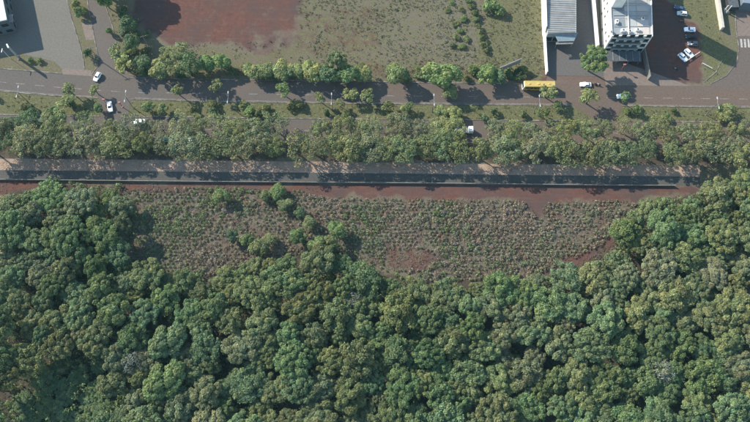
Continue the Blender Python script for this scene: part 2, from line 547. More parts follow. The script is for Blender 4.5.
def make_ground():
    fx = np.concatenate([np.linspace(-3000, -190, 14)[:-1], np.arange(-190, 190.1, 1.0), np.linspace(190, 3000, 14)[1:]])
    fy = np.concatenate([np.linspace(-2500, -45, 14)[:-1], np.arange(-45, 205.1, 1.0), np.linspace(205, 4000, 14)[1:]])
    X, Y = np.meshgrid(fx, fy)
    nx, ny = len(fx), len(fy)
    V = np.stack([X, Y, np.zeros_like(X)], -1).reshape(-1, 3)
    i = np.arange((nx - 1) * (ny - 1))
    r, c = i // (nx - 1), i % (nx - 1)
    a = r * nx + c
    F = np.stack([a, a + 1, a + nx + 1, a + nx], 1)
    me = bpy.data.meshes.new('ground')
    me.vertices.add(len(V))
    me.vertices.foreach_set('co', V.reshape(-1).astype(np.float32))
    me.loops.add(4 * len(F))
    me.loops.foreach_set('vertex_index', F.reshape(-1).astype(np.int32))
    me.polygons.add(len(F))
    me.polygons.foreach_set('loop_start', np.arange(0, 4 * len(F), 4, dtype=np.int32))
    me.update(calc_edges=True)
    wob = lambda s, k, a: (vnoise(X, Y, s, k) - 0.5) * a
    PX, PY = plan(X, np.maximum(Y, -60.0))
    PX = PX + wob(6, 1, 10) + wob(2.2, 2, 5)
    PY = PY + wob(6, 3, 8) + wob(2.2, 4, 4)
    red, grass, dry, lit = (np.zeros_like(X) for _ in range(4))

    def put(ch, poly, wgt):
        ch[inpoly(PX, PY, poly)] = wgt
    grass[:] = 0.55
    put(grass, [(300, -80), (541, -80), (545, 80), (300, 80)], 0.52)
    put(dry, [(300, -80), (541, -80), (545, 80), (300, 80)], 0.45)
    put(grass, [(490, 5), (541, -80), (545, 80), (480, 72)], 0.7)
    put(red, [(130, -80), (300, -80), (298, 15), (290, 40), (262, 52), (235, 50), (210, 42), (185, 45), (160, 40), (130, 20)], 0.84)
    put(grass, [(130, -80), (300, -80), (298, 15), (290, 40), (262, 52), (235, 50), (210, 42), (185, 45), (160, 40), (130, 20)], 0.05)
    put(red, [(252, 38), (300, 20), (345, 5), (390, 5), (385, 48), (330, 58), (255, 56)], 0.5)
    put(red, [(300, -80), (312, -80), (312, 18), (298, 18)], 0.6)
    put(red, [(180, 62), (560, 64), (560, 85), (120, 80), (120, 70)], 0.55)
    put(red, [(470, -80), (541, -80), (541, 40), (500, 30), (480, 5)], 0.3)
    put(dry, [(375, -80), (450, -80), (445, 50), (380, 55)], 0.55)
    put(dry, [(440, -80), (468, -80), (486, 60), (440, 62)], 0.8)
    put(dry, [(463, -80), (470, -80), (482, 52), (475, 52)], 1.0)
    # right-hand lot: bare red dirt, grass verge beyond it
    right = [(546, 70), (600, 50), (650, -80), (668, -80), (670, 4), (699, 22), (700, 86), (546, 86)]
    put(red, right, 0.95)
    put(grass, right, 0.0)
    put(grass, [(668, -80), (716, -80), (722, 34), (736, 60), (716, 80), (699, 86), (699, 20), (672, 4)], 0.8)
    put(red, [(690, 34), (716, 30), (704, 58), (700, 62), (699, 40)], 0.6)
    put(dry, [(640, 84), (700, 84), (722, 66), (736, 60), (737, 90), (640, 88)], 0.8)
    # road verges
    m = band(A_BOT, B_TOP)
    put(grass, m, 0.9)
    put(red, m, 0.08)
    put(red, [(560, 104), (625, 105), (622, 121), (600, 118)], 0.6)
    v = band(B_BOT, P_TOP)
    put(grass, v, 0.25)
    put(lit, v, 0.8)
    put(red, v, 0.35)
    put(red, band(P_BOT, [(-80, 194), (840, 196)]), 1.0)
    put(grass, band(P_BOT, [(-80, 194), (840, 196)]), 0.1)
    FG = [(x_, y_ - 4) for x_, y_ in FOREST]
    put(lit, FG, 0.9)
    put(grass, FG, 0.3)
    put(red, FG, 0.15)
    put(red, FIELD, 0.47)
    put(grass, FIELD, 0.36)
    put(dry, FIELD, 0.6)
    strip = [(300, 180), (650, 184), (640, 203), (600, 200), (548, 201), (545, 222), (532, 222), (528, 204), (512, 198), (310, 196)]
    for pl, wt in ((strip, 1.0), ([(532, 288), (602, 258), (632, 238), (614, 226), (594, 246), (540, 268)], 1.0), ([(384, 250), (395, 256), (425, 250), (440, 256), (425, 268), (384, 270)], 0.72), ([(440, 215), (450, 215), (452, 248), (438, 244)], 0.7)):
        put(red, pl, wt)
        put(grass, pl, 0.05)
        put(dry, pl, 0.0)
    cc = np.stack([red, grass, dry, lit], -1)
    for _ in range(4):
        k = cc.copy()
        k[1:-1, 1:-1] = (cc[1:-1, 1:-1] * 2 + cc[:-2, 1:-1] + cc[2:, 1:-1] + cc[1:-1, :-2] + cc[1:-1, 2:]) / 6
        cc = k
    at = me.color_attributes.new('cover', 'FLOAT_COLOR', 'POINT')
    at.data.foreach_set('color', cc.reshape(-1).astype(np.float32))
    m = bpy.data.materials.new('ground_cover')
    m.use_nodes = True
    n, l = m.node_tree.nodes, m.node_tree.links
    b = n['Principled BSDF']
    b.inputs['Roughness'].default_value = 0.95
    b.inputs['Specular IOR Level'].default_value = 0.1
    av = n.new('ShaderNodeAttribute')
    av.attribute_name = 'cover'
    sp = n.new('ShaderNodeSeparateColor')
    l.new(av.outputs['Color'], sp.inputs[0])
    geo = n.new('ShaderNodeNewGeometry')

    def noise(sc, det=8, ro=0.7, stretch=None):
        z = n.new('ShaderNodeTexNoise')
        z.inputs['Scale'].default_value = sc
        z.inputs['Detail'].default_value = det
        z.inputs['Roughness'].default_value = ro
        l.new(geo.outputs['Position'], z.inputs['Vector'])
        return z.outputs['Fac']

    def mapr(x, a, b_, c, d):
        r_ = n.new('ShaderNodeMapRange')
        for k, vv in zip(('From Min', 'From Max', 'To Min', 'To Max'), (a, b_, c, d)):
            r_.inputs[k].default_value = vv
        l.new(x, r_.inputs['Value'])
        return r_.outputs[0]

    def cover(mask, nz):
        """mask + noise, thresholded: patches of cover with broken edges"""
        s_ = n.new('ShaderNodeMath')
        s_.operation = 'ADD'
        l.new(mask, s_.inputs[0])
        l.new(mapr(nz, 0.25, 0.75, -0.5, 0.5), s_.inputs[1])
        return mapr(s_.outputs[0], 0.33, 0.72, 0, 1)

    def mix(f, c1, c2):
        x = n.new('ShaderNodeMix')
        x.data_type = 'RGBA'
        l.new(f, x.inputs['Factor'])
        for s_, c in ((6, c1), (7, c2)):
            if isinstance(c, tuple):
                x.inputs[s_].default_value = c
            else:
                l.new(c, x.inputs[s_])
        return x.outputs[2]
    nA, nB, nC, nD = noise(0.18), noise(0.55), noise(1.6, 6, 0.8), noise(0.06, 4)
    soil = mix(mapr(nB, 0.35, 0.65, 0, 1), (0.108, 0.052, 0.041, 1), (0.155, 0.074, 0.057, 1))
    soil = mix(mapr(nD, 0.4, 0.62, 0, 1), soil, (0.094, 0.064, 0.058, 1))
    mp = n.new('ShaderNodeMapping')
    mp.inputs['Rotation'].default_value = (0, 0, 0.25)
    mp.inputs['Scale'].default_value = (0.05, 0.9, 1)
    l.new(geo.outputs['Position'], mp.inputs['Vector'])
    rt = n.new('ShaderNodeTexNoise')
    rt.inputs['Scale'].default_value, rt.inputs['Detail'].default_value = 1.0, 5
    l.new(mp.outputs[0], rt.inputs['Vector'])
    soil = mix(mapr(rt.outputs['Fac'], 0.54, 0.7, 0, 0.22), soil, (0.17, 0.115, 0.095, 1))
    soil = mix(mapr(nC, 0.58, 0.7, 0, 0.5), soil, (0.075, 0.04, 0.033, 1))
    bare = mix(mapr(nA, 0.35, 0.65, 0, 1), (0.15, 0.13, 0.09, 1), (0.17, 0.13, 0.108, 1))
    gr = mix(mapr(nB, 0.35, 0.68, 0, 1), (0.12, 0.125, 0.055, 1), (0.195, 0.18, 0.1, 1))
    gr = mix(mapr(nC, 0.36, 0.56, 0, 1), (0.06, 0.064, 0.032, 1), gr)
    dr = mix(mapr(nC, 0.35, 0.65, 0, 1), (0.105, 0.09, 0.075, 1), (0.21, 0.185, 0.15, 1))
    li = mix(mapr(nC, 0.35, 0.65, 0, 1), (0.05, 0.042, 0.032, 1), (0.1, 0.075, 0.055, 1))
    c = mix(cover(sp.outputs[2], nB), bare, dr)
    c = mix(cover(sp.outputs[0], nA), c, soil)
    c = mix(cover(sp.outputs[1], nB), c, gr)
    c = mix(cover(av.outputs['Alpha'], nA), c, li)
    l.new(c, b.inputs['Base Color'])
    bp = n.new('ShaderNodeBump')
    bp.inputs['Strength'].default_value = 0.5
    bp.inputs['Distance'].default_value = 0.25
    l.new(nC, bp.inputs['Height'])
    l.new(bp.outputs[0], b.inputs['Normal'])
    me.materials.append(m)
    return structure(link('ground', me))


make_ground()


def sheet(name, poly, z, m, parent=None, top=None):
    b = MB()
    P = [G(x, y) for x, y in poly]
    b.prism(P, z - 0.03 if z > 0.03 else -0.02, z)
    o = b.build(name, m, parent)
    return structure(o) if parent is None else o


def ribbon(name, top, bot, z, m, x0=-80, x1=840):
    xs = list(range(x0, x1 + 1, 10))
    b = MB()
    A = [G(x, interp(top, x)) for x in xs]
    B = [G(x, interp(bot, x)) for x in xs]
    n = len(xs)
    b.add([(p.x, p.y, z) for p in A] + [(p.x, p.y, z) for p in B], [(i, n + i, n + i + 1, i + 1) for i in range(n - 1)])
    return structure(b.build(name, m))


def rail(pts_px, width, z0, z1, off=0.0):
    """solid strip following plan points"""
    P = [G(x, y) for x, y in pts_px]
    b = MB()
    n = len(P)
    L, Rr = [], []
    for i, p in enumerate(P):
        d = (P[min(i + 1, n - 1)] - P[max(i - 1, 0)]).normalized()
        nn = Vector((-d.y, d.x, 0))
        L.append(p + nn * (off + width / 2))
        Rr.append(p + nn * (off - width / 2))
    vs = []
    for i in range(n):
        vs += [(L[i].x, L[i].y, z0), (Rr[i].x, Rr[i].y, z0), (Rr[i].x, Rr[i].y, z1), (L[i].x, L[i].y, z1)]
    fs = []
    for i in range(n - 1):
        a, c = 4 * i, 4 * i + 4
        for k in range(4):
            j = (k + 1) % 4
            fs.append((a + k, a + j, c + j, c + k))
    fs += [(3, 2, 1, 0), (4 * n - 4, 4 * n - 3, 4 * n - 2, 4 * n - 1)]
    return b.add(vs, fs)


def line(tab, x0, x1, step=10, dy=0.0):
    xs = list(np.arange(x0, x1, step)) + [x1]
    return [(x, interp(tab, x) + dy) for x in xs]


avenue = ribbon('avenue', A_TOP, A_BOT, 0.02, M_ROAD)
avenue2 = ribbon('avenue', B_TOP, B_BOT, 0.02, M_ROAD)
# kerbs (real steps) along both carriageways
for road, tab, x0, x1 in ((avenue, A_TOP, 131, 545), (avenue, A_TOP, -80, 62), (avenue, A_BOT, -80, 98), (avenue, A_BOT, 131, 572), (avenue, A_BOT, 622, 840), (avenue2, B_TOP, -80, 100), (avenue2, B_TOP, 131, 590), (avenue2, B_TOP, 625, 840), (avenue2, B_BOT, -80, 840)):
    rail(line(tab, x0, x1), 0.32, -0.02, 0.14).build('kerb', M_KERB, road)
# edge line and dashes of the upper carriageway
for x0, x1 in ((-80, 95), (135, 570), (628, 840)):
    rail(line(A_BOT, x0, x1, 10, -1.3), 0.14, 0.0201, 0.0245).build('edge_line', M_PAINT, avenue)
x = -60
while x < 820:
    rail(line(A_MID, x, x + 9, 5), 0.17, 0.0201, 0.0245).build('lane_dash', M_PAINT, avenue)
    x += 19 if x < 100 or x > 600 else 27.5
x = -60
while x < 820:
    rail(line([(p[0], p[1] + 12) for p in B_TOP], x, x + 8, 4), 0.16, 0.0201, 0.0245).build('lane_dash', M_PAINT, avenue2)
    x += 24
# median crossings
sheet('median_crossing', [(98, 97.5), (131, 98.6), (128, 117), (102, 116.5)], 0.028, M_ROAD)
sheet('median_crossing', [(572, 105), (622, 105.8), (616, 121.6), (598, 121.4)], 0.028, M_ROAD)
# side street on the left, its kerbs, and the paved forecourt
LS_L = [(82, -60), (86, -10), (88, 5), (91, 20), (95, 42), (98.5, 58), (98, 66), (92, 74)]
LS_R = [(98, -60), (103, -10), (106, 8), (112, 25), (116, 42), (121, 62), (128, 74), (136, 77.5)]
sheet('side_street', LS_L + [(91, 78), (138, 80)] + LS_R[::-1], 0.026, M_SIDE)
sst = bpy.data.objects['side_street']
rail(LS_L, 0.28, -0.02, 0.14).build('kerb', M_KERB, sst)
rail(LS_R, 0.28, -0.02, 0.14).build('kerb', M_KERB, sst)
sheet('forecourt', [(-90, -60), (58, -60), (68, 0), (72, 20), (79, 42), (84, 62), (85, 70.5), (62, 69), (55, 62), (22, 54), (0, 56), (-90, 44)], 0.03, M_LOT)
fct = bpy.data.objects['forecourt']
rail([(64, -10), (72, 20), (79, 42), (84, 62), (84.5, 69)], 0.22, -0.02, 0.13).build('kerb', M_KERB, fct)
sheet('paved_pad', [(81.5, 23), (90.5, 23), (94.5, 40), (86, 40)], 0.026, M_PAD)
sheet('driveway', [(62, 68.6), (91, 70.4), (92, 76.2), (62, 74.2)], 0.034, M_PAD)
# street on the right with its zebra crossing
sheet('side_street', [(733, -60), (735, 10), (736, 30), (739, 48), (737, 62), (726, 76), (710, 84), (712, 88), (900, 90), (900, -60)], 0.026, M_SIDE)
rst = bpy.data.objects['side_street.001']
rail([(733, -60), (735, 10), (736, 30), (739, 48), (737, 62), (726, 76), (710, 84)], 0.28, -0.02, 0.14).build('kerb', M_KERB, rst)
rail([(722, 60), (716, 72), (704, 82)], 0.25, -0.02, 0.12).build('kerb', M_KERB, rst)
M_ZEBRA = mat('zebra_paint', (0.15, 0.135, 0.12, 1), 0.8, scale=0.8, col2=(0.42, 0.41, 0.38, 1), thr=(0.3, 0.5))
sheet('paved_apron', [(735.8, 6), (790, 9), (790, 36), (737.5, 36)], 0.03, M_PAD)
for i in range(10):
    x = 741 + i * 3.6
    rail([(x, 39), (x + 0.8, 47.5)], 0.75, 0.0261, 0.0305).build('zebra_stripe', M_ZEBRA, rst)
# path and dark running track behind the tree row
path = ribbon('footpath', P_TOP, P_MID, 0.03, M_PATHU, -80, 700)
track = ribbon('running_track', P_MID, P_BOT, 0.02, M_PATHD, -80, 700)
rail(line(P_TOP, -80, 700), 0.16, -0.02, 0.1).build('kerb', M_CONC, path)
rail(line(P_MID, -80, 700), 0.1, -0.02, 0.07).build('kerb', M_CONC, track)

# park wall along the track
M_COPE = mat('weathered_coping', (0.16, 0.155, 0.135, 1), 0.9, scale=1.5, col2=(0.33, 0.31, 0.27, 1))
wl = thing('park_wall', 'long low concrete park wall between dark running track and red soil', 'wall')
xs = list(range(-80, 700, 26))
for a, c in zip(xs[:-1], xs[1:]):
    rail(line(P_BOT, a + 0.25, c - 0.25, 13, 1.0), 0.14, -0.1, 0.95).build('panel', M_CONC, wl)
    rail(line(P_BOT, a + 0.25, c - 0.25, 13, 1.0), 0.18, 0.953, 1.05).build('coping', M_COPE, wl)
for a in xs:
    p = G(a, interp(P_BOT, a) + 1.0)
    MB().box((p.x, p.y, 0.53), (0.22, 0.3, 1.16)).build('post', M_CONC, wl)

# courtyard and pads of the right-hand lot
sheet('courtyard', [(546, 30), (600, 30), (604, 76.5), (547, 75.5)], 0.03, M_YARD)
sheet('pavement', [(547, 75.8), (604, 76.8), (606, 85.2), (546, 84.6)], 0.026, asphalt('pavement_dusty', (0.16, 0.125, 0.105, 1), (0.12, 0.075, 0.06, 1), (0.5, 0.5)))
sheet('driveway', [(604, 60), (612, 58), (690, 86), (600, 85)], 0.022, M_PAD)
sheet('alley', [(578, -60), (596, -60), (600, 29.8), (577, 29.8)], 0.026, M_YARD)

# ------------------------------------------------------------------ buildings
def offs(poly, d):
    """inset a convex footprint by d"""
    n = len(poly)
    a = sum(poly[i].x * poly[(i + 1) % n].y - poly[(i + 1) % n].x * poly[i].y for i in range(n))
    sg = 1 if a > 0 else -1
    out = []
    for i in range(n):
        p, q, r = poly[i - 1], poly[i], poly[(i + 1) % n]
        d1, d2 = (q - p).normalized(), (r - q).normalized()
        n1, n2 = Vector((-d1.y, d1.x, 0)) * sg, Vector((-d2.y, d2.x, 0)) * sg
        k = (n1 + n2).normalized()
        out.append(q + k * (d / max(0.3, k.dot(n1))))
    return out


def parapet(root, poly, z0, z1, t, m):
    n = len(poly)
    ins = offs(poly, t)
    for i in range(n):
        j = (i + 1) % n
        MB().prism([poly[i], poly[j], ins[j], ins[i]], z0, z1).build('parapet', m, root)


def windows(root, A, B, floors, bays, w_, h_, m=M_GLASS, skip=0.0, sill=True, fm=None):
    """individual windows along the facade A->B (outside on the right of A->B)"""
    d = (B - A)
    L = d.length
    d.normalize()
    nrm = Vector((d.y, -d.x, 0))
    ang = math.atan2(d.y, d.x)
    for z in floors:
        for k in range(bays):
            if rnd.random() < skip:
                continue
            c = A + d * (L * (k + 0.5) / bays)
            p = c + nrm * 0.03
            fo = MB().box((p.x, p.y, z), (w_ + 0.16, 0.1, h_ + 0.16), ang).build('window', fm or M_CONC, root)
            p = c + nrm * 0.07
            MB().box((p.x, p.y, z), (w_, 0.06, h_), ang).build('pane', m, fo)
            if sill:
                p = c + nrm * 0.16
                MB().box((p.x, p.y, z - h_ / 2 - 0.13), (w_ + 0.3, 0.3, 0.08), ang).build('sill', M_CONC, fo)


# left corner building
H1 = 8.2
c1 = G(6.6, 19.5, H1)
e1 = (G(2.8, 0, H1) - c1).normalized()
e2 = (G(0, 20.8, H1) - c1).normalized()
f1 = [Vector((p.x, p.y, 0)) for p in (c1, c1 + e1 * 26, c1 + e1 * 26 + e2 * 30, c1 + e2 * 30)]
b1 = thing('commercial_building', 'flat white roofed building cut off by the top left corner', 'building', (0, 0, 0))
MB().prism(f1, -0.2, H1 - 0.5).build('wall', mat('grey_blue_wall', (0.1, 0.13, 0.15, 1), 0.7), b1)
MB().prism(offs(f1, 0.3), H1 - 0.496, H1 - 0.3).build('roof', M_WHITE, b1)
parapet(b1, f1, H1 - 0.498, H1, 0.28, M_WHITE)
windows(b1, f1[3], f1[0], (1.6, 5.2), 7, 2.6, 1.7)
windows(b1, f1[0], f1[1], (1.6, 5.2), 6, 2.6, 1.7)
aw = c1 + e1 * 1.6 - e2 * 0.9
MB().box((aw.x, aw.y, 6.4), (1.7, 3.4, 0.14), math.atan2(-e2.y, -e2.x)).build('awning', M_CONC, b1)

# sign pylon and its neighbours
t1 = G(18.6, 57.8)
sg = thing('sign_pylon', 'tall grey sign pylon casting thick shadow at forecourt edge', 'sign', t1, math.radians(-60))
MB().bbox((0, 0, 0.15), (2.2, 0.9, 0.3), 0.05).build('base', M_CONC, sg)
MB().bbox((0, 0, 4.25), (1.7, 0.4, 7.9), 0.06).build('panel', M_STEEL, sg)
MB().bbox((0, 0, 8.3), (1.9, 0.55, 0.24), 0.04).build('cap', M_WHITE, sg)
p = G(10.5, 58.5)
q = thing('white_post', 'slim white post standing beside the grey sign pylon', 'post', p)
MB().tube((0, 0, 0), (0, 0, 6.2), 0.09, 0.07).build('shaft', M_WHITE, q)
MB().bbox((0, -0.4, 6.28), (0.28, 1.7, 0.14), 0.03).build('lamp_head', M_WHITE, q)

# warehouse with corrugated roof
H2 = 6.0
wr = [G(546.5, -50, H2), G(575.5, -50, H2), G(575.5, 33, H2), G(548, 33, H2)]
wr = [Vector((p.x, p.y, 0)) for p in wr]
b2 = thing('warehouse', 'warehouse with grey corrugated roof beside tall white wall', 'building')
MB().prism(wr, -0.2, H2 - 0.4).build('wall', mat('warehouse_wall', (0.34, 0.35, 0.35, 1), 0.75), b2)


def corrugated(name, P00, P10, P11, P01, z0, z1, n, amp, m, parent):
    """sheet from edge P00-P01 (z0) to P10-P11 (z1), ribs running from the first edge to the second"""
    b = MB()
    N = n * 4
    vs, fs = [], []
    for i in range(N + 1):
        t = i / N
        a, c = P00.lerp(P01, t), P10.lerp(P11, t)
        dz = amp * (1 if i % 4 in (1, 2) else 0)
        vs += [(a.x, a.y, z0 + dz), (c.x, c.y, z1 + dz), (c.x, c.y, z1 + dz - 0.05), (a.x, a.y, z0 + dz - 0.05)]
    for i in range(N):
        o, q_ = 4 * i, 4 * i + 4
        fs += [(o, o + 1, q_ + 1, q_), (o + 3, q_ + 3, q_ + 2, o + 2)]
    return b.add(vs, fs).build(name, m, parent)


nb = 9
for i in range(nb):
    t0, t1_ = i / nb + 0.0012, (i + 1) / nb - 0.0012
    a0, a1 = wr[0].lerp(wr[3], t0), wr[0].lerp(wr[3], t1_)
    c0, c1_ = wr[1].lerp(wr[2], t0), wr[1].lerp(wr[2], t1_)
    m0, m1 = a0.lerp(c0, 0.5), a1.lerp(c1_, 0.5)
    corrugated('roof_sheet', a0, c0, c1_, a1, H2 - 0.25, H2 + 0.35 + 0.02 * (i % 2), 5, 0.22, M_SHEET, b2)
rail_ = [(p.x, p.y) for p in (wr[1], wr[2])]
MB().tube((wr[1].x + 0.05, wr[1].y, H2 + 0.2), (wr[2].x + 0.05, wr[2].y, H2 + 0.2), 0.22, n=8).build('gutter', M_STEEL, b2)
cp = [G(554, 33.2, 5.2), G(578, 32.6, 5.2), G(574, 41, 4.6), G(558, 41.5, 4.6)]
MB().add([(p.x, p.y, p.z) for p in cp] + [(p.x, p.y, p.z - 0.12) for p in cp], [(3, 2, 1, 0), (4, 5, 6, 7), (0, 1, 5, 4), (1, 2, 6, 5), (2, 3, 7, 6), (3, 0, 4, 7)]).build('canopy', M_BLUEG, b2)
for p in (cp[2], cp[3]):
    MB().tube((p.x, p.y + 0.3, -0.1), (p.x, p.y + 0.3, 4.5), 0.1).build('canopy_post', M_STEEL, b2)
cp = [G(556, 42.4, 4.2), G(573, 42, 4.2), G(573, 44, 4.2), G(556, 44.4, 4.2)]
MB().prism(cp, 4.05, 4.2).build('fascia', M_CONC, b2)
windows(b2, wr[3], wr[2], (2.0,), 4, 2.2, 2.4)


def white_wall(name, label, pts, hs, t=0.3, m=M_WHITE):
    r = thing(name, label, 'wall')
    for i in range(len(pts) - 1):
        A, B = G(*pts[i]), G(*pts[i + 1])
        d = (B - A).normalized()
        nn = Vector((-d.y, d.x, 0)) * t / 2
        A2, B2 = A + d * 0.01, B - d * 0.01
        h0, h1 = hs[i]
        vs = [A2 - nn, A2 + nn, B2 + nn, B2 - nn]
        b = MB()
        b.add([(v.x, v.y, -0.2) for v in vs] + [(vs[0].x, vs[0].y, h0), (vs[1].x, vs[1].y, h0), (vs[2].x, vs[2].y, h1), (vs[3].x, vs[3].y, h1)], [(3, 2, 1, 0), (4, 5, 6, 7), (0, 1, 5, 4), (1, 2, 6, 5), (2, 3, 7, 6), (3, 0, 4, 7)])
        b.build('panel', m, r)
    return r


white_wall('boundary_wall', 'bright white boundary wall along left side of corrugated roof', [(540.2, -55), (541.8, 12), (542.8, 36), (543.4, 37), (544.8, 58), (546, 75)], [(7.2, 7.2), (7.2, 6.6), (6.6, 4.0), (3.4, 2.9), (2.9, 2.6)], 0.35)
white_wall('boundary_wall', 'white wall in the alley beside the tall white building', [(588.5, -55), (591.5, 4), (596, 50)], [(4.5, 4.2), (4.2, 3.6)], 0.4)
white_wall('boundary_wall', 'pale wall between grass and dark passage near top right corner', [(713.5, -55), (715.8, 0), (720.8, 30.5)], [(2.4, 2.4), (2.4, 2.2)], 0.9, mat('pale_wall', (0.5, 0.45, 0.4, 1), 0.8))
white_wall('wing_wall', 'thin grey wall running down from front of the white building', [(641.5, 52), (648, 80)], [(3.5, 2.8)], 0.3, M_CONC)

# main white building
H3 = 11.2
fr = [G(612, 35.8, H3), G(653, 36.2, H3), G(650.5, -45, H3), G(608, -45, H3)]
fr = [Vector((p.x, p.y, 0)) for p in fr]
b3 = thing('office_building', 'tall white walled building with grey white flat roof, top right', 'building')
MB().prism(fr, -0.2, H3 - 0.6).build('wall', M_WHITE, b3)
MB().prism(offs(fr, 0.25), H3 - 0.596, H3 - 0.45).build('roof', M_ROOFW, b3)
parapet(b3, fr, H3 - 0.597, H3, 0.24, M_WHITE)
ax, ay = (fr[1] - fr[0]).normalized(), (fr[3] - fr[0]).normalized()
O3 = fr[0]
rp = lambda a, c: O3 + ax * a + ay * c
zr = H3 - 0.45
Wd = (fr[1] - fr[0]).length
for i in range(3):
    for j in range(6):
        a0, c0 = 0.9 + i * (Wd - 1.8) / 3, 0.9 + j * 3.4
        P = [rp(a0, c0), rp(a0 + (Wd - 1.8) / 3 - 0.22, c0), rp(a0 + (Wd - 1.8) / 3 - 0.22, c0 + 3.15), rp(a0, c0 + 3.15)]
        o = MB().prism(P, zr + 0.004, zr + 0.09 + 0.02 * ((i + j) % 2)).build('roof_panel', M_OBJ, b3)
        k = rnd.uniform(0.65, 1.15)
        o.color = [(0.3 * k, 0.33 * k, 0.35 * k, 1), (0.5 * k, 0.5 * k, 0.48 * k, 1), (0.56 * k, 0.5 * k, 0.45 * k, 1)][i]
for a, c, sx, sy, sz in ((4.2, 2.2, 1.6, 1.1, 1.0), (6.6, 1.9, 1.3, 0.9, 0.9), (9.6, 2.6, 1.5, 1.0, 0.9), (2.0, 6.0, 1.1, 1.6, 1.0), (11.8, 7.5, 1.0, 1.0, 0.8)):
    p = rp(a, c)
    u = MB().bbox((p.x, p.y, zr + 0.12 + sz / 2), (sx, sy, sz), 0.06).build('air_unit', M_WHITE, b3)
    MB().tube((p.x, p.y, zr + 0.125 + sz), (p.x, p.y, zr + 0.17 + sz), 0.36, n=12).build('fan_grille', M_DARKM, u)
for c in (4.1, 9.0, 13.5):
    A, B = rp(1.0, c), rp(Wd - 1.0, c + 0.3)
    MB().tube((A.x, A.y, zr + 0.25), (B.x, B.y, zr + 0.25), 0.11, n=6).build('roof_pipe', M_STEEL, b3)
A, B = rp(6.2, 0.6), rp(6.6, 16)
MB().tube((A.x, A.y, zr + 0.5), (B.x, B.y, zr + 0.5), 0.14, n=6).build('roof_pipe', M_WHITE, b3)
# block added near the roof's left edge, raised so its shadow crosses the roof
P = [rp(0.4, 12.5), rp(4.4, 12.5), rp(4.4, 21), rp(0.4, 21)]
sc = MB().prism(P, zr + 0.12, H3 + 7.5).build('roof_shade_block', M_WHITE, b3)
MB().prism(offs([Vector((p.x, p.y, 0)) for p in P], -0.2), H3 + 7.503, H3 + 7.7).build('shade_block_roof', M_CONC, sc)
# unseen tower added and turned to cast the wedge of shade on the street corner
P = [rp(Wd - 4.6, 19), rp(Wd - 0.3, 17.5), rp(Wd + 0.6, 24), rp(Wd - 4.2, 25)]
tw = MB().prism(P, zr + 0.12, 24).build('shade_tower', M_WHITE, b3)
MB().prism(offs([Vector((p.x, p.y, 0)) for p in P], -0.2), 24.003, 24.2).build('tower_roof', M_CONC, tw)
windows(b3, fr[3], fr[0], (1.9, 5.2, 8.4, 11.4), 10, 0.9, 0.9, skip=0.45, fm=M_WHITE)
windows(b3, fr[0], fr[1], (1.9, 5.2, 8.4, 11.4), 5, 1.7, 1.5)
for z in (3.5, 6.8, 10.0):
    P = [rp(2.2, -1.2), rp(Wd - 3.0, -1.2), rp(Wd - 3.0, -0.012), rp(2.2, -0.012)]
    s_ = MB().prism(P, z, z + 0.16).build('balcony', M_CONC, b3)
    P = [rp(2.2, -1.2), rp(Wd - 3.0, -1.2), rp(Wd - 3.0, -1.1), rp(2.2, -1.1)]
    MB().prism(P, z + 0.163, z + 1.1).build('balcony_rail', M_BLUEG, s_)
# lean-to sheds in front of the building
P = [rp(-0.6, -5.6), rp(13.6, -5.8), rp(13.6, -1.25), rp(-0.6, -1.25)]
sh = thing('lean_to_shed', 'dark lean to roof along front of the tall white building', 'shed')
b = MB().prism(P, 2.9, 3.02).build('roof', mat('dark_sheet', (0.09, 0.1, 0.11, 1), 0.6, 0.35, 1.0), sh)
for a in (0.2, 4.6, 9.0, 13.0):
    p = rp(a, -5.3)
    MB().tube((p.x, p.y, -0.1), (p.x, p.y, 2.895), 0.07).build('post', M_STEEL, sh)
for k in range(6):
    A, B = rp(0.4 + k * 2.5, -5.55), rp(0.4 + k * 2.5, -1.4)
    MB().tube((A.x, A.y, 3.08), (B.x, B.y, 3.08), 0.055, n=5).build('roof_batten', M_STEEL, sh)

# shop in the extreme top right corner
H4 = 5
P = [G(737, 9.5, H4), G(752, 14.5, H4), G(800, 12, H4), G(800, -50, H4), G(731, -50, H4)]
P = [Vector((p.x, p.y, 0)) for p in (G(744, 2, H4), G(800, 8, H4), G(800, -60, H4), G(741, -60, H4))]
b4 = thing('corner_shop', 'low dark building filling the top right corner', 'building')
MB().prism(P, -0.2, H4 - 0.3).build('wall', mat('dark_wall', (0.12, 0.15, 0.18, 1), 0.7), b4)
MB().prism(offs(P, -0.3), H4 - 0.297, H4).build('roof', mat('blue_grey_roof', (0.2, 0.24, 0.29, 1), 0.6, 0.2), b4)
q = thing('drain_pipe', 'pale vertical pipes in dark passage by the top right wall', 'pipe', G(726, 13))
for i, dx in enumerate((0, -0.7, 0.7)):
    MB().tube((dx, i * 0.9, 0), (dx + 0.02, i * 0.9, 4.6 - i), 0.16, n=8).build('pipe', M_LAMP, q)
MB().bbox((0, 0.8, 0.3), (2.2, 2.6, 0.6), 0.05).build('plinth', M_CONC, q)
sh2 = thing('passage_shade_block', 'dark block standing for the shade in passage behind the pale wall', 'shed', G(728, 8))  # dark block added where the passage only lies in shadow
MB().box((0.8, 2, 1.4), (3.4, 7, 2.8)).build('wall', M_DARKM, sh2)
MB().box((0.8, 2, 2.9), (3.8, 7.4, 0.12)).build('roof', mat('dark_sheet', (0.09, 0.1, 0.11, 1)), sh2)

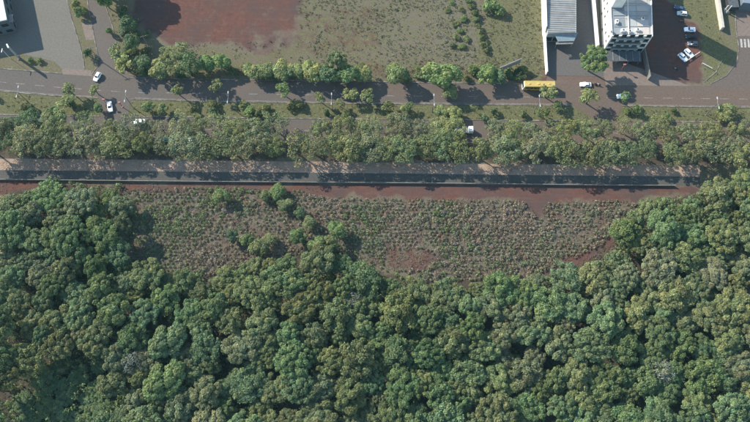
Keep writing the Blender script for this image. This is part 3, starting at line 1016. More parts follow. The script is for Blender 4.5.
# billboard on the grass, seen almost edge on
A, B = G(499.5, 69.3, 3.6), G(521, 60.2, 3.6)
d = (B - A)
ang = math.atan2(d.y, d.x)
mid = (A + B) / 2
bbd = thing('billboard', 'weathered billboard seen edge on in grass above the yellow bus', 'billboard', (mid.x, mid.y, 0), ang)
L = d.length
for i in range(4):
    MB().box((-L / 2 + L * (i + 0.5) / 4, 0, 3.3), (L / 4 - 0.04, 0.12, 2.8)).build('panel', mat('billboard_sheet', (0.25, 0.245, 0.23, 1), 0.7, 0.4, 1.2), bbd)
MB().box((0, 0.02, 4.78), (L + 0.1, 0.5, 0.14)).build('top_walkway', M_CONC, bbd)
for i in range(4):
    MB().box((-L / 2 + L * (i + 0.5) / 4, 0.19, 2.3), (0.16, 0.16, 4.7)).build('post', BARK, bbd)

# thin rails at the corner of the dirt lot
for (a, b_), lab in ((((699, 53), (685, 62.5)), 'thin pale rail beside two cars parked at an angle'), (((701.5, 64), (711.5, 69.3)), 'thin pale rail crossing the shaded grass by the street corner')):
    A, B = G(*a), G(*b_)
    r = thing('barrier_rail', lab, 'rail')
    MB().tube((A.x, A.y, 0.75), (B.x, B.y, 0.75), 0.11, n=6).build('bar', M_LAMP, r)
    for t in (0.04, 0.5, 0.96):
        p = A.lerp(B, t)
        MB().tube((p.x, p.y, -0.1), (p.x, p.y, 0.74), 0.07, n=6).build('post', M_LAMP, r)

# ------------------------------------------------------------------ street furniture
M_HEAD = mat('lamp_housing', (0.45, 0.45, 0.44, 1), 0.5)


def street_lamp(px, py, label, rz=0.0):
    r = thing('street_lamp', label, 'street lamp', G(px, py), rz, 'double street lamps on the grass median')
    MB().tube((0, 0, 0), (0, 0, 0.5), 0.2, 0.2, 8).build('base', M_CONC, r)
    MB().tube((0, 0, 0.45), (0, 0, 9.3), 0.13, 0.08, 8).build('pole', mat('lamp_pole', (0.1, 0.1, 0.1, 1), 0.6), r)
    for s in (-1, 1):
        MB().tube((0, 0, 9.1), (0, 1.3 * s, 9.55), 0.05, 0.05).build('arm', M_STEEL, r)
        h = MB().bbox((0, 1.95 * s, 9.6), (0.34, 1.0, 0.14), 0.05).build('lamp_head', M_HEAD, r)
        MB().box((0, 1.95 * s, 9.515), (0.24, 0.7, 0.02)).build('lens', M_LAMP, h)
    return r


for px, py, lab in ((30, 104, 'double street lamp on the grass median nearest the left edge'), (134, 108.5, 'double street lamp on median right of the car crossing between carriageways'), (233, 109.5, 'double street lamp on median, second right of the median crossing'), (333, 111, 'double street lamp on median between the two carriageways, near middle'), (432, 112, 'double street lamp on median left of the yellow-green bushes'), (534, 113, 'double street lamp on median below the yellow bus'), (706, 115, 'double street lamp on median nearest the right edge')):
    street_lamp(px, py, lab)


def utility_pole(px, py, label):
    r = thing('utility_pole', label, 'utility pole', G(px, py), 0.3)
    MB().tube((0, 0, -0.2), (0, 0, 9.0), 0.17, 0.11, 8).build('post', M_CONC, r)
    MB().box((0, 0, 8.5), (2.2, 0.12, 0.14)).build('crossarm', BARK, r)
    for x_ in (-0.95, -0.35, 0.35, 0.95):
        MB().tube((x_, 0, 8.575), (x_, 0, 8.82), 0.06, 0.04, 6).build('insulator', M_LAMP, r)
    return r


utility_pole(99, 60, 'concrete utility pole beside the side street mouth, left')
utility_pole(150, 49, 'concrete utility pole at corner of bare red lot')

# ------------------------------------------------------------------ vehicles
def wheel(root, x, y, r, wd=0.2):
    t = MB().tube((x, y - wd / 2, r), (x, y + wd / 2, r), r, r, 14).build('wheel', M_TYRE, root)
    MB().tube((x, y - wd / 2 - 0.008, r), (x, y + wd / 2 + 0.008, r), r * 0.6, r * 0.6, 10).build('rim', M_RIM, t)


def make_car(L=4.2, W=1.74, Hh=1.48, hatch=True):
    r = thing('parked_car', 'car', 'car')
    hl, hw = L / 2, W / 2
    prof = [(-hl, 0.32), (-hl + 0.02, 0.78), (-hl + 0.12, 0.92), (-hl + 0.75, 0.95), (0.65, 0.95), (hl - 0.35, 0.82), (hl - 0.05, 0.68), (hl, 0.4), (hl - 0.08, 0.28), (-hl + 0.1, 0.24)]
    b = MB()
    n = len(prof)
    rings = []
    for y, k, dz in ((-hw, 0.93, -0.04), (-hw + 0.12, 1.0, 0.0), (hw - 0.12, 1.0, 0.0), (hw, 0.93, -0.04)):
        rings.append([(x * (k if abs(x) > hl * 0.8 else 1), y, z + (dz if z > 0.6 else 0)) for x, z in prof])
    vs = [p for rg in rings for p in rg]
    fs = []
    for k in range(3):
        fs += [(k * n + i, k * n + (i + 1) % n, (k + 1) * n + (i + 1) % n, (k + 1) * n + i) for i in range(n)]
    fs += [tuple(range(n - 1, -1, -1)), tuple(range(3 * n, 4 * n))]
    body = b.add(vs, fs).build('body', M_CARP, r)
    xb0, xb1, xt0, xt1 = (-hl + 0.12 if hatch else -hl + 0.7), 0.85, (-hl + 0.5 if hatch else -1.05), 0.12
    zb, zt, yi = 0.92, Hh, 0.2
    bt = [(xb0, -hw + 0.1), (xb1, -hw + 0.1), (xb1, hw - 0.1), (xb0, hw - 0.1)]
    tp = [(xt0, -hw + yi + 0.1), (xt1, -hw + yi + 0.1), (xt1, hw - yi - 0.1), (xt0, hw - yi - 0.1)]
    MB().prism(bt, zb, zt, tp).build('cabin', M_CARP, r)

    def pane(name, idx, a0, a1, t0=0.16, t1=0.9):
        i, j = idx
        B0, B1 = Vector((*bt[i], zb)), Vector((*bt[j], zb))
        T0, T1 = Vector((*tp[i], zt)), Vector((*tp[j], zt))
        f = lambda s, t: (B0.lerp(B1, s)).lerp(T0.lerp(T1, s), t)
        q_ = [f(a0, t0), f(a1, t0), f(a1, t1), f(a0, t1)]
        nn = (q_[1] - q_[0]).cross(q_[3] - q_[0]).normalized() * 0.014
        MB().add([p - nn for p in q_] + [p + nn for p in q_], [(3, 2, 1, 0), (4, 5, 6, 7), (0, 1, 5, 4), (1, 2, 6, 5), (2, 3, 7, 6), (3, 0, 4, 7)]).build(name, M_GLASS, r)
    pane('windscreen', (1, 2), 0.05, 0.95)
    pane('rear_window', (3, 0), 0.08, 0.92)
    for idx, fl in (((0, 1), False), ((2, 3), True)):
        for a0, a1 in ((0.08, 0.46), (0.5, 0.9)):
            pane('side_window', idx, 1 - a1 if fl else a0, 1 - a0 if fl else a1)
    for sx in (-1, 1):
        for sy in (-1, 1):
            wheel(r, sx * L * 0.31, sy * (hw - 0.1), 0.31)
    for sy in (-1, 1):
        MB().box((hl - 0.12, sy * (hw - 0.3), 0.66), (0.2, 0.34, 0.14)).build('headlight', M_LAMP, r)
        MB().box((-hl + 0.04, sy * (hw - 0.25), 0.74), (0.1, 0.26, 0.2)).build('tail_light', M_RED, r)
        MB().box((0.72, sy * (hw + 0.05), 0.98), (0.14, 0.18, 0.12)).build('mirror', M_CARP, r)
    return r


hatch, sedan = make_car(3.95, 1.72, 1.5, True), make_car(4.35, 1.74, 1.45, False)
used = set()


def place_car(proto, px, py, deg, col, label, name='parked_car', z=0.03):
    o = proto if id(proto) not in used else copy_tree(proto)
    used.add(id(proto))
    o.name = name
    p = G(px, py)
    o.location = (p.x, p.y, z)
    o.rotation_euler = (0, 0, math.radians(deg))
    o['label'] = label
    for c in o.children:
        if c.name.split('.')[0] in ('body', 'cabin', 'mirror'):
            c.color = tuple(q_ * 1.62 for q_ in col[:3]) + (1,)
    return o


WHT, SLV, BLK, BLU, TEAL = (0.8, 0.8, 0.8, 1), (0.42, 0.44, 0.45, 1), (0.02, 0.022, 0.028, 1), (0.03, 0.06, 0.12, 1), (0.1, 0.3, 0.3, 1)
place_car(hatch, 98, 77.6, -112, WHT, 'white hatchback turning at the mouth of the left side street', 'moving_car')
place_car(sedan, 110.5, 107.5, -75, WHT, 'white car crossing the median between the two carriageways', 'moving_car', 0.04)
place_car(sedan, 585, 85.5, 178, SLV, 'silver sedan at roadside right of the yellow bus', 'parked_car')
place_car(sedan, 679, 9.5, 155, BLU, 'dark blue car parked topmost in the shaded dirt lot')
place_car(hatch, 681.5, 14.5, 172, SLV, 'grey-blue hatchback parked just below the dark blue car')
place_car(sedan, 689, 30.5, 178, WHT, 'white car parked alone against lot edge, above a black car')
place_car(sedan, 690.5, 37.5, 180, BLK, 'black car parked in shade just below the white car')
place_car(hatch, 692, 44.5, 178, (0.1, 0.11, 0.13, 1), 'dark grey hatchback parked third down the lot edge')
place_car(hatch, 682, 58, -52, WHT, 'white hatchback parked at an angle, left of an angled pair')
place_car(hatch, 688, 54, -52, (0.55, 0.6, 0.66, 1), 'pale blue-grey hatchback parked at an angle, right of an angled pair')
place_car(sedan, 622, 97.3, 180, WHT, 'white car partly under a small median tree, right of centre', 'moving_car')
place_car(hatch, 193, 141, 178, WHT, 'white car glimpsed through thin street trees, left of centre', 'moving_car')
place_car(hatch, 165, 140, 178, TEAL, 'teal car half hidden under the thin street trees', 'moving_car')
place_car(sedan, 140, 122.5, 180, WHT, 'white car on lower carriageway near the median crossing', 'moving_car')


def motorcycle(px, py, deg, col, label):
    r = thing('motorcycle', label, 'motorcycle', G(px, py), math.radians(deg))
    for x_ in (-0.62, 0.66):
        t = MB().tube((x_, -0.06, 0.32), (x_, 0.06, 0.32), 0.31, 0.31, 14).build('wheel', M_TYRE, r)
        MB().tube((x_, -0.068, 0.32), (x_, 0.068, 0.32), 0.17, 0.17, 10).build('rim', M_RIM, t)
    MB().tube((-0.55, 0, 0.4), (0.3, 0, 0.55), 0.14, 0.12, 8).build('engine', M_DARKM, r)
    o = MB().bbox((0.15, 0, 0.8), (0.55, 0.34, 0.26), 0.06).build('fuel_tank', M_CARP, r)
    o.color = col
    MB().bbox((-0.42, 0, 0.82), (0.75, 0.28, 0.12), 0.04).build('seat', M_TYRE, r)
    MB().tube((0.66, 0, 0.32), (0.42, 0, 1.0), 0.05, 0.04).build('fork', M_RIM, r)
    MB().tube((0.42, -0.36, 1.05), (0.42, 0.36, 1.05), 0.025).build('handlebar', M_DARKM, r)
    MB().tube((0.5, 0, 0.92), (0.6, 0, 0.9), 0.1, 0.1, 8).build('headlight', M_LAMP, r)
    return r


motorcycle(681, 22, 175, (0.4, 0.04, 0.04, 1), 'red motorcycle between two cars in the shaded dirt lot')
motorcycle(675, 69.5, 150, (0.35, 0.36, 0.38, 1), 'grey motorcycle standing alone in shade below the angled cars')
motorcycle(594, 84.6, 170, (0.45, 0.06, 0.05, 1), 'red motorcycle right behind the silver sedan by the road')
motorcycle(598, 85.2, 160, (0.7, 0.7, 0.7, 1), 'white motorcycle in tree shade, right of the red one')


def make_bus():
    p = (G(521.5, 88, 0) + G(553.5, 88.8, 0)) / 2
    r = thing('city_bus', 'yellow single deck bus driving left on the upper carriageway', 'bus', (p.x, p.y + 0.2, 0.02), math.radians(179))
    YEL = mat('bus_yellow', (0.5, 0.33, 0.05, 1), 0.4, 0.05, 2.0)
    YR = mat('bus_roof', (0.52, 0.39, 0.13, 1), 0.5, 0.08, 1.5)
    L, W, Hh = 12.0, 2.6, 3.1
    MB().bbox((-0.25, 0, 1.7), (L - 0.5, W, 2.7), 0.12).build('body', YEL, r)
    front = MB()
    hw = W / 2
    front.prism([(L / 2 - 0.5, -hw), (L / 2 - 0.1, -hw + 0.12), (L / 2, -hw + 0.5), (L / 2, hw - 0.5), (L / 2 - 0.1, hw - 0.12), (L / 2 - 0.5, hw)], 0.35, 2.98,
                [(L / 2 - 0.5, -hw), (L / 2 - 0.4, -hw + 0.12), (L / 2 - 0.28, -hw + 0.5), (L / 2 - 0.28, hw - 0.5), (L / 2 - 0.4, hw - 0.12), (L / 2 - 0.5, hw)])
    front.build('front_panel', M_WHITE, r)
    rf = MB().bbox((-0.3, 0, 3.09), (L - 0.75, W - 0.16, 0.08), 0.03).build('roof', YR, r)
    for x_ in (-3.8, 0.2, 3.6):
        MB().bbox((x_, 0, 3.2), (0.85, 0.75, 0.13), 0.04).build('hatch', YR, rf)
    for k in range(5):
        MB().box((-4.6 + k * 2.2, 0.78, 3.145), (2.0, 0.05, 0.03)).build('roof_rib', YR, rf)
        MB().box((-4.6 + k * 2.2, -0.78, 3.145), (2.0, 0.05, 0.03)).build('roof_rib', YR, rf)
    MB().add([(L / 2 - 0.025, -0.95, 1.35), (L / 2 - 0.025, 0.95, 1.35), (L / 2 - 0.245, 0.9, 2.75), (L / 2 - 0.245, -0.9, 2.75), (L / 2 + 0.03, -0.95, 1.35), (L / 2 + 0.03, 0.95, 1.35), (L / 2 - 0.19, 0.9, 2.75), (L / 2 - 0.19, -0.9, 2.75)], [(3, 2, 1, 0), (4, 5, 6, 7), (0, 1, 5, 4), (1, 2, 6, 5), (2, 3, 7, 6), (3, 0, 4, 7)]).build('windscreen', M_GLASS, r)
    for sy in (-1, 1):
        for k in range(7):
            if sy == -1 and k in (2, 6):
                MB().box((-5.0 + k * 1.55, sy * (hw + 0.012), 1.6), (1.1, 0.04, 2.3)).build('door', M_GLASS, r)
            else:
                MB().box((-5.0 + k * 1.55, sy * (hw + 0.012), 2.1), (1.35, 0.04, 0.95)).build('side_window', M_GLASS, r)
        for x_ in (-3.4, 3.5):
            wheel(r, x_, sy * (hw - 0.12), 0.48, 0.3)
        MB().box((L / 2 + 0.02, sy * 0.95, 0.8), (0.06, 0.3, 0.2)).build('headlight', M_LAMP, r)
        MB().box((L / 2 + 0.2, sy * (hw + 0.12), 2.4), (0.12, 0.22, 0.4)).build('mirror', M_DARKM, r)
        MB().box((-L / 2 - 0.015, sy * 1.0, 1.0), (0.04, 0.25, 0.4)).build('tail_light', M_RED, r)
    return r


make_bus()

# flatbed truck under the trees
p = G(462.5, 131.5)
tr = thing('flatbed_truck', 'flatbed truck with white cab half hidden under street trees', 'truck', (p.x, p.y, 0.02), 0.0)
MB().bbox((2.9, 0, 1.45), (1.8, 2.2, 1.9), 0.14).build('cab', M_WHITE, tr)
MB().box((3.81, 0, 1.85), (0.05, 1.8, 0.8)).build('windscreen', M_GLASS, tr)
MB().box((-1.0, 0, 0.75), (6.6, 0.9, 0.25)).build('chassis', M_DARKM, tr)
bd = MB().box((-1.15, 0, 1.05), (5.8, 2.3, 0.14)).build('bed', mat('truck_bed', (0.3, 0.31, 0.31, 1), 0.7, 0.3, 0.8), tr)
for y_ in (-1.12, 1.12):
    MB().box((-1.15, y_, 1.33), (5.7, 0.06, 0.4)).build('side_board', M_STEEL, bd)
MB().box((-4.03, 0, 1.4), (0.09, 2.3, 0.55)).build('tail_board', M_WHITE, bd)
for x_ in (-2.9, -1.8, 2.7):
    for sy in (-1, 1):
        wheel(tr, x_, sy * 0.95, 0.45, 0.3)
for sy in (-1, 1):
    MB().box((3.81, sy * 0.8, 0.85), (0.06, 0.3, 0.2)).build('headlight', M_LAMP, tr)

# red and white barrier post frame at the median crossing and by the lean-to
for px, py, lab in ((107, 104, 'faded red marker post left of the car on the median'), (122.5, 107, 'faded red marker post right of the car on the median'), (621.5, 69.5, 'red and white flag pole in front of the lean to shed')):
    r = thing('marker_post', lab, 'post', G(px, py))
    o = MB().tube((0, 0, 0), (0, 0, 3.4), 0.14, 0.1, 8).build('shaft', M_OBJ, r)
    o.color = (0.42, 0.13, 0.1, 1)
    o = MB().bbox((0.05, 0.0, 3.6), (1.0, 0.5, 0.35), 0.05).build('sign_head', M_OBJ, r)
    o.color = (0.5, 0.17, 0.13, 1)
    o = MB().box((0, 0, 0.1), (0.6, 0.6, 0.2)).build('base', M_OBJ, r)
    o.color = (0.5, 0.3, 0.25, 1)

# ------------------------------------------------------------------ trees along the roads and in the lots
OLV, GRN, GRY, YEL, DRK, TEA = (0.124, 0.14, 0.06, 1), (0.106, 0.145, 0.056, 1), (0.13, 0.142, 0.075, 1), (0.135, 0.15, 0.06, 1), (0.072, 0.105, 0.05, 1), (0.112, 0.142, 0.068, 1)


def at_crown(px, py, h, frac=0.72):
    return G(px, py, h * frac)


# trees and bushes between the lots and the upper carriageway: (x, y, radius units, height, colour, kind, label)
for px, py, rr, h, col, kind, lab in [
    (175, 57, 15, 9, OLV, 'street', 'broad olive tree left of the bare red lot, above avenue'),
    (187, 63, 13, 9, DRK, 'street', 'dark green tree joined to the broad olive tree'),
    (160, 66, 10, 6, OLV, 'verge', 'low olive tree on the corner beside the left side street'),
    (205, 62, 9, 6, GRN, 'verge', 'left of two round bright green trees under the red lot'),
    (221, 61, 8, 5.5, GRN, 'verge', 'right of two round bright green trees under the red lot'),
    (253, 69, 9, 5, YEL, 'verge', 'yellow-green bush starting the hedge above the avenue'),
    (266, 70, 8, 5, OLV, 'verge', 'olive bush second in the hedge above the avenue'),
    (283, 69, 10, 5.5, OLV, 'verge', 'wide olive bush third in the hedge above the avenue'),
    (297, 70, 8, 5, YEL, 'verge', 'yellowish bush fourth in the hedge above the avenue'),
    (312, 70, 10, 6, YEL, 'verge', 'light green bush left of the dark conifer-green tree'),
    (337, 60, 8, 9, TEA, 'forest', 'dark blue-green tree standing tallest behind the hedge'),
    (331, 72, 10, 7, DRK, 'verge', 'dark green bush in front of the blue-green tree'),
    (348, 73, 10, 7, GRN, 'verge', 'mid green bush right of the dark green bush'),
    (364, 73, 8, 5, YEL, 'verge', 'small light green bush ending the hedge'),
    (397, 72, 11, 7, OLV, 'verge', 'round olive tree alone in the middle above the avenue'),
    (434, 73, 11, 8, GRN, 'verge', 'left half of the large green tree pair above avenue'),
    (448, 75, 12, 8.5, GRN, 'verge', 'right half of the large green tree pair above avenue'),
    (450, 92, 7, 5, YEL, 'verge', 'yellow-green tree overhanging avenue below the large green pair'),
    (487, 73, 9, 6, GRN, 'verge', 'green tree left of the billboard'),
    (499, 76, 8, 5, DRK, 'verge', 'dark green tree below the billboard, left of the bus'),
    (594, 60, 13, 9, GRN, 'forest', 'round dense green tree in corner of the courtyard'),
    (117, 52, 8, 6, OLV, 'young', 'thin olive tree by right kerb of the left side street'),
    (124, 64, 9, 6, YEL, 'young', 'thin yellow-green tree near mouth of the left side street'),
    (108, 30, 4, 3, GRN, 'bush', 'small round bush beside the left side street'),
    (78, 9, 6, 4, GRN, 'bush', 'dark bush in planting strip at top of forecourt'),
    (74, 3, 5, 4, OLV, 'bush', 'olive bush in planting strip at top edge'),
    (86, 52, 4, 3.5, DRK, 'bush', 'small dark palm-like bush in the planting strip near the street mouth'),
    (30, 59, 3, 1.6, GRN, 'bush', 'left of two tiny shrubs by the sign pylon'),
    (39, 60, 3, 1.6, GRN, 'bush', 'right of two tiny shrubs by the sign pylon'),
    (104, -1, 9, 7, GRN, 'verge', 'green tree cut off by top edge over left side street'),
    (492, 4, 9, 4, GRN, 'bush', 'bright green bush at top edge right of the hedgerow'),
    (500, 9, 6, 3, GRN, 'bush', 'small bright bush right of the bush at top edge'),
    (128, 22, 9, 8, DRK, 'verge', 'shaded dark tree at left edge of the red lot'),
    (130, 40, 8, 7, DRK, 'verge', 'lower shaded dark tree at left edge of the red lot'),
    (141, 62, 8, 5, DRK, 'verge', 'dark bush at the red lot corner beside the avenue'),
]:
    h *= 1.2
    p = at_crown(px, py, h)
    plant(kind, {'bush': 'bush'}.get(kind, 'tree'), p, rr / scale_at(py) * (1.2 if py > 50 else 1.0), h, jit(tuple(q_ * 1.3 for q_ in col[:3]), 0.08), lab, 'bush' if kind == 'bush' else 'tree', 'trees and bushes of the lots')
its = []
for i in range(58):
    if i < 16:
        px, py = rnd.uniform(120, 148), rnd.uniform(8, 74)
    else:
        px, py = rnd.uniform(150, 535), 0
        py = rnd.uniform(66, 78) + 0.012 * (px - 150)
    tone = rnd.choice((DRK, DRK, OLV, GRN)) if i < 16 else rnd.choice((OLV, GRN, DRK, YEL, OLV))
    o = plant('bush', 'bush', G(px, py), rnd.uniform(1.2, 2.6), rnd.uniform(1.2, 3.0), jit(tone), '', 'bush', 'brush along the avenue verge')
    its.append((o, {OLV: 'olive', GRN: 'green', DRK: 'dark', YEL: 'yellow-green'}[tone] + ' low brush ' + ('at left edge of the red lot' if i < 16 else 'on verge above avenue, ' + ('left part' if px < 250 else 'middle part' if px < 400 else 'right part')), px))
single_out(its)
# tall trees standing just beyond the top edge: their shade falls into the red lot
for px, py, h, rr in ((110, -2, 16, 8), (118, -12, 17, 8), (96, -20, 16, 8)):
    p = G(px, py)
    plant('forest', 'tree', p, rr, h, DRK, {110: 'tall dark tree by the left side street, its crown beyond the top edge', 118: 'tall dark tree beyond the top edge, right of side street', 96: 'second tall tree beyond the top edge, left'}[px], 'tree', 'trees and bushes of the lots')
# hedgerow across the grass lot
its = []
for i, (px, py) in enumerate(((469, 2), (471, 8), (474, 15), (476, 21), (478, 28), (480, 34), (482, 40), (483, 46), (486, 52), (452, 3), (448, 11), (455, 24), (460, 31), (456, 38), (452, 46), (462, 48), (466, 40), (461, 10), (464, 20))):
    hh = rnd.uniform(1.8, 2.8) if i < 9 else rnd.uniform(0.8, 1.4)
    o = plant('bush', 'bush', G(px, py), rnd.uniform(1.2, 1.8), hh, jit(OLV if i % 3 else GRN), '', 'bush', 'bushes of the hedgerow')
    its.append((o, ('low dry bush left of hedgerow in grass lot, %s part' if i >= 9 else 'bush of hedgerow crossing the grass lot, %s part') % ('upper' if py < 20 else 'middle' if py < 37 else 'lower'), px))
single_out(its)
# young trees on the median
for px, py, rr, h, col, kind, lab in [
    (69, 89, 7, 6, OLV, 'young', 'thin olive tree on median left of the crossing'),
    (66, 100, 9, 5, YEL, 'young', 'yellowish bushy tree below the thin olive one on median'),
    (95, 90, 6, 5, YEL, 'young', 'faint yellowish tree overhanging avenue below turning car'),
    (177, 90, 6, 6, OLV, 'young', 'thin olive tree over avenue, left of middle'),
    (215, 86, 7, 7, OLV, 'young', 'tall thin leaning tree over avenue under the two round trees'),
    (283, 90, 8, 6, GRN, 'young', 'round young green tree over avenue below the hedge start'),
    (320, 97, 6, 6, OLV, 'young', 'young olive tree beside a lamp in middle of median'),
    (350, 94, 8, 5, YEL, 'young', 'left of two pale young trees overhanging avenue'),
    (368, 95, 8, 5, YEL, 'young', 'right of two pale young trees overhanging avenue'),
    (340, 103, 5, 4, OLV, 'young', 'small olive tree on median below the pale pair'),
    (386, 106, 6, 4, OLV, 'young', 'small olive tree on median right of the pale pair'),
    (441, 111, 7, 4, YEL, 'verge', 'left yellow-green bush in the middle of median'),
    (455, 112, 7, 4, YEL, 'verge', 'right yellow-green bush in the middle of median'),
    (494, 110, 4, 3, DRK, 'bush', 'dark little tree on median below the billboard'),
    (485, 117, 4, 3, DRK, 'bush', 'dark little tree at lower kerb of median'),
    (548, 92, 9, 6, OLV, 'young', 'olive tree in front of the yellow bus'),
    (590, 97, 10, 7, YEL, 'young', 'flat yellow-green tree with visible trunk over avenue, right'),
    (625, 97, 6, 6, GRN, 'young', 'small green tree partly hiding a white car'),
    (728, 112, 10, 5, OLV, 'verge', 'olive bushy tree at right end of median'),
    (25, 117, 6, 4, DRK, 'verge', 'dark tree at lower edge of median, far left'),
    (52, 110, 6, 3, DRK, 'bush', 'dark low bush on median, far left'),
    (148, 106, 6, 4, GRN, 'verge', 'green bush on median right of crossing'),
    (162, 108, 6, 4, OLV, 'verge', 'olive bush on median right of the green bush'),
    (98, 108, 5, 3.5, DRK, 'verge', 'dark bush on median just left of the crossing'),
    (212, 111, 5, 3, DRK, 'bush', 'dark bush on median under the leaning tree'),
    (250, 111, 6, 3, GRN, 'bush', 'low green bush on median left of middle'),
    (266, 113, 5, 3, DRK, 'bush', 'low dark bush on median left of middle'),
    (405, 108, 5, 3.5, OLV, 'bush', 'olive bush on median left of the lamp with yellow bushes'),
    (540, 112, 5, 4, OLV, 'young', 'thin little tree on median below the bus'),
]:
    p = at_crown(px, py, h)
    plant(kind, 'bush' if kind == 'bush' else 'young_tree', p, rr / scale_at(py) * 1.1, h, jit(tuple(q_ * 1.3 for q_ in col[:3]), 0.08), lab, 'bush' if kind == 'bush' else 'tree', 'young trees and bushes on the median')

its = []
for i in range(34):
    px = rnd.uniform(-5, 755)
    py = rnd.uniform(interp(A_BOT, px) + 4, interp(B_TOP, px) - 1)
    if 96 < px < 133 or 570 < px < 626:
        continue
    tone = rnd.choice((OLV, GRN, DRK, YEL))
    kd = 'bush' if i % 3 else 'young'
    o = plant(kd, 'bush' if kd == 'bush' else 'young_tree', G(px, py), rnd.uniform(1.2, 2.3), rnd.uniform(1.8, 3.6) if kd == 'bush' else rnd.uniform(3.5, 5.5), jit(tone), '', 'bush' if kd == 'bush' else 'tree', 'young trees and bushes on the median')
    its.append((o, {OLV: 'olive', GRN: 'green', DRK: 'dark green', YEL: 'yellow-green'}[tone] + (' self-sown bush' if kd == 'bush' else ' slender sapling') + ' in grass of median, ' + ('left' if px < 250 else 'middle' if px < 500 else 'right') + ' third', px))
single_out(its)

# double row of street trees between the lower carriageway and the footpath
its = []
rows = []
x = -12
while x < 770:
    rows.append((x + rnd.uniform(-4, 4), 142 + rnd.uniform(-3.5, 4) + 0.012 * x, rnd.uniform(11, 20)))
    x += rnd.uniform(15, 22)
x = -6
while x < 770:
    rows.append((x + rnd.uniform(-4, 4), 124.5 + rnd.uniform(-3, 3.5) + 0.008 * x, rnd.uniform(10, 17)))
    x += rnd.uniform(16, 23)
for px, py, rr in rows:
    if any(math.hypot(px - a, (py - c)) < r_ for a, c, r_ in ((291, 122, 13), (480, 130, 13), (471, 122, 10), (110, 112, 10))):
        continue
    h = rnd.uniform(8.0, 10.6) if py > 134 + 0.01 * px else rnd.uniform(6.5, 9.6)
    sp_ = (45 < px < 330 and rnd.random() < 0.5) or rnd.random() < 0.08
    tone = rnd.choice((GRY, OLV, OLV, GRY) if px < 360 else (OLV, GRY, OLV, GRY, TEA, YEL))
    if px < 40:
        tone = DRK if rnd.random() < 0.6 else GRY
    p = at_crown(px, py, h, 0.78)
    o = plant('sparse' if sp_ else 'street', 'street_tree', p, rr / scale_at(py), h, jit(tuple(q_ * 1.1 for q_ in tone[:3]), 0.13), '', 'tree', 'double row of street trees above the footpath')
    its.append((o, ('thin sparse' if sp_ else 'leafy') + {GRY: ' grey-green', OLV: ' olive', YEL: ' yellow-green', TEA: ' blue-green', DRK: ' dark green'}[tone] + ' street tree in ' + ('path-side' if py > 137 + 0.01 * px else 'road-side') + ' row, ' + ('left third' if px < 250 else 'middle third' if px < 500 else 'right third'), px))
single_out(its)

# single trees in the planted field
for px, py, rr, h, col, lab in [
    (221, 196, 7, 4.5, GRN, 'lone bright green tree with long shadow in planted field'),
    (278, 192, 7, 4, GRN, 'larger of two light green trees at top of planted field'),
    (266, 195, 5, 3.2, OLV, 'smaller of two light green trees at top of planted field'),
    (285, 204, 7, 3.5, OLV, 'olive bush below the two light green trees in field'),
    (247, 240, 6, 4.5, GRN, 'green tree at lower left of planted field near forest edge'),
    (258, 248, 8, 5, OLV, 'olive tree right of the green tree at forest edge'),
    (270, 240, 6, 3.5, OLV, 'small olive tree at lower middle of planted field'),
    (298, 236, 7, 5, GRN, 'green tree leading the clump at field middle'),
    (318, 245, 9, 6, GRN, 'large bright green tree in clump at field middle'),
    (337, 229, 8, 5, GRN, 'bright green tree above the clump at field middle'),
    (330, 243, 7, 6, OLV, 'olive tree on right side of the clump at field middle'),
    (310, 222, 6, 3.5, OLV, 'small olive bush above clump at field middle'),
    (300, 212, 5, 3, DRK, 'dark bush in the upper middle of planted field'),
    (232, 236, 6, 4, DRK, 'dark tree left of green tree at forest edge'),
]:
    p = at_crown(px, py, h)
    plant('verge', 'field_tree', p, rr / scale_at(py) * 1.25, h * 1.1, jit(col, 0.08), lab, 'tree', 'single trees in the planted field')

# ------------------------------------------------------------------ the forest
cells = {}
acc = []


def clear(x_, y_, r_, k=0.8):
    gx, gy = int(x_ // 7), int(y_ // 7)
    for i in range(gx - 2, gx + 3):
        for j in range(gy - 2, gy + 3):
            for a, c, q_ in cells.get((i, j), ()):
                if (a - x_) ** 2 + (c - y_) ** 2 < (k * (r_ + q_)) ** 2:
                    return False
    return True


GAP = [(30, 372), (60, 355), (95, 345), (101, 385), (97, 425), (25, 430), (8, 405)]
GAP2 = [(0, 385), (30, 370), (50, 380), (50, 412), (20, 418), (0, 410)]
R2 = np.random.RandomState(5)
for k_, rmin, rmax, tries in ((0.68, 5.4, 7.0, 500), (0.66, 4.6, 5.6, 2500), (0.62, 3.4, 4.6, 9000)):
    for _ in range(tries):
        if len(acc) >= 297:
            break
        x_, y_ = R2.uniform(-150, 150), R2.uniform(-12, 110)
        r_ = R2.uniform(rmin, rmax)
        hv = float(vnoise(x_, y_, 16, 21))
        h = 6.0 + 1.05 * r_ + 4.6 * (hv - 0.5) + R2.uniform(-1.2, 1.2)
        px, py = (float(t) for t in plan(x_, y_, h * 0.78))
        if not inpoly(px, py, FOREST) or px < -8 or px > 758 or py > 428:
            continue
        low = bool(inpoly(px, py, GAP) or inpoly(px, py, GAP2))
        if low:
            r_, h = min(r_, 3.6), R2.uniform(2.4, 4.0)
        elif -10 < px < 75 and 325 < py < 400:
            h += 3.5
        if not low and not inpoly(px, py - 14, FOREST):
            h = max(6.0, h - 2.2)
        if not clear(x_, y_, r_, k_):
            continue
        cells.setdefault((int(x_ // 7), int(y_ // 7)), []).append((x_, y_, r_))
        acc.append((x_, y_, r_, h, px, py, low))
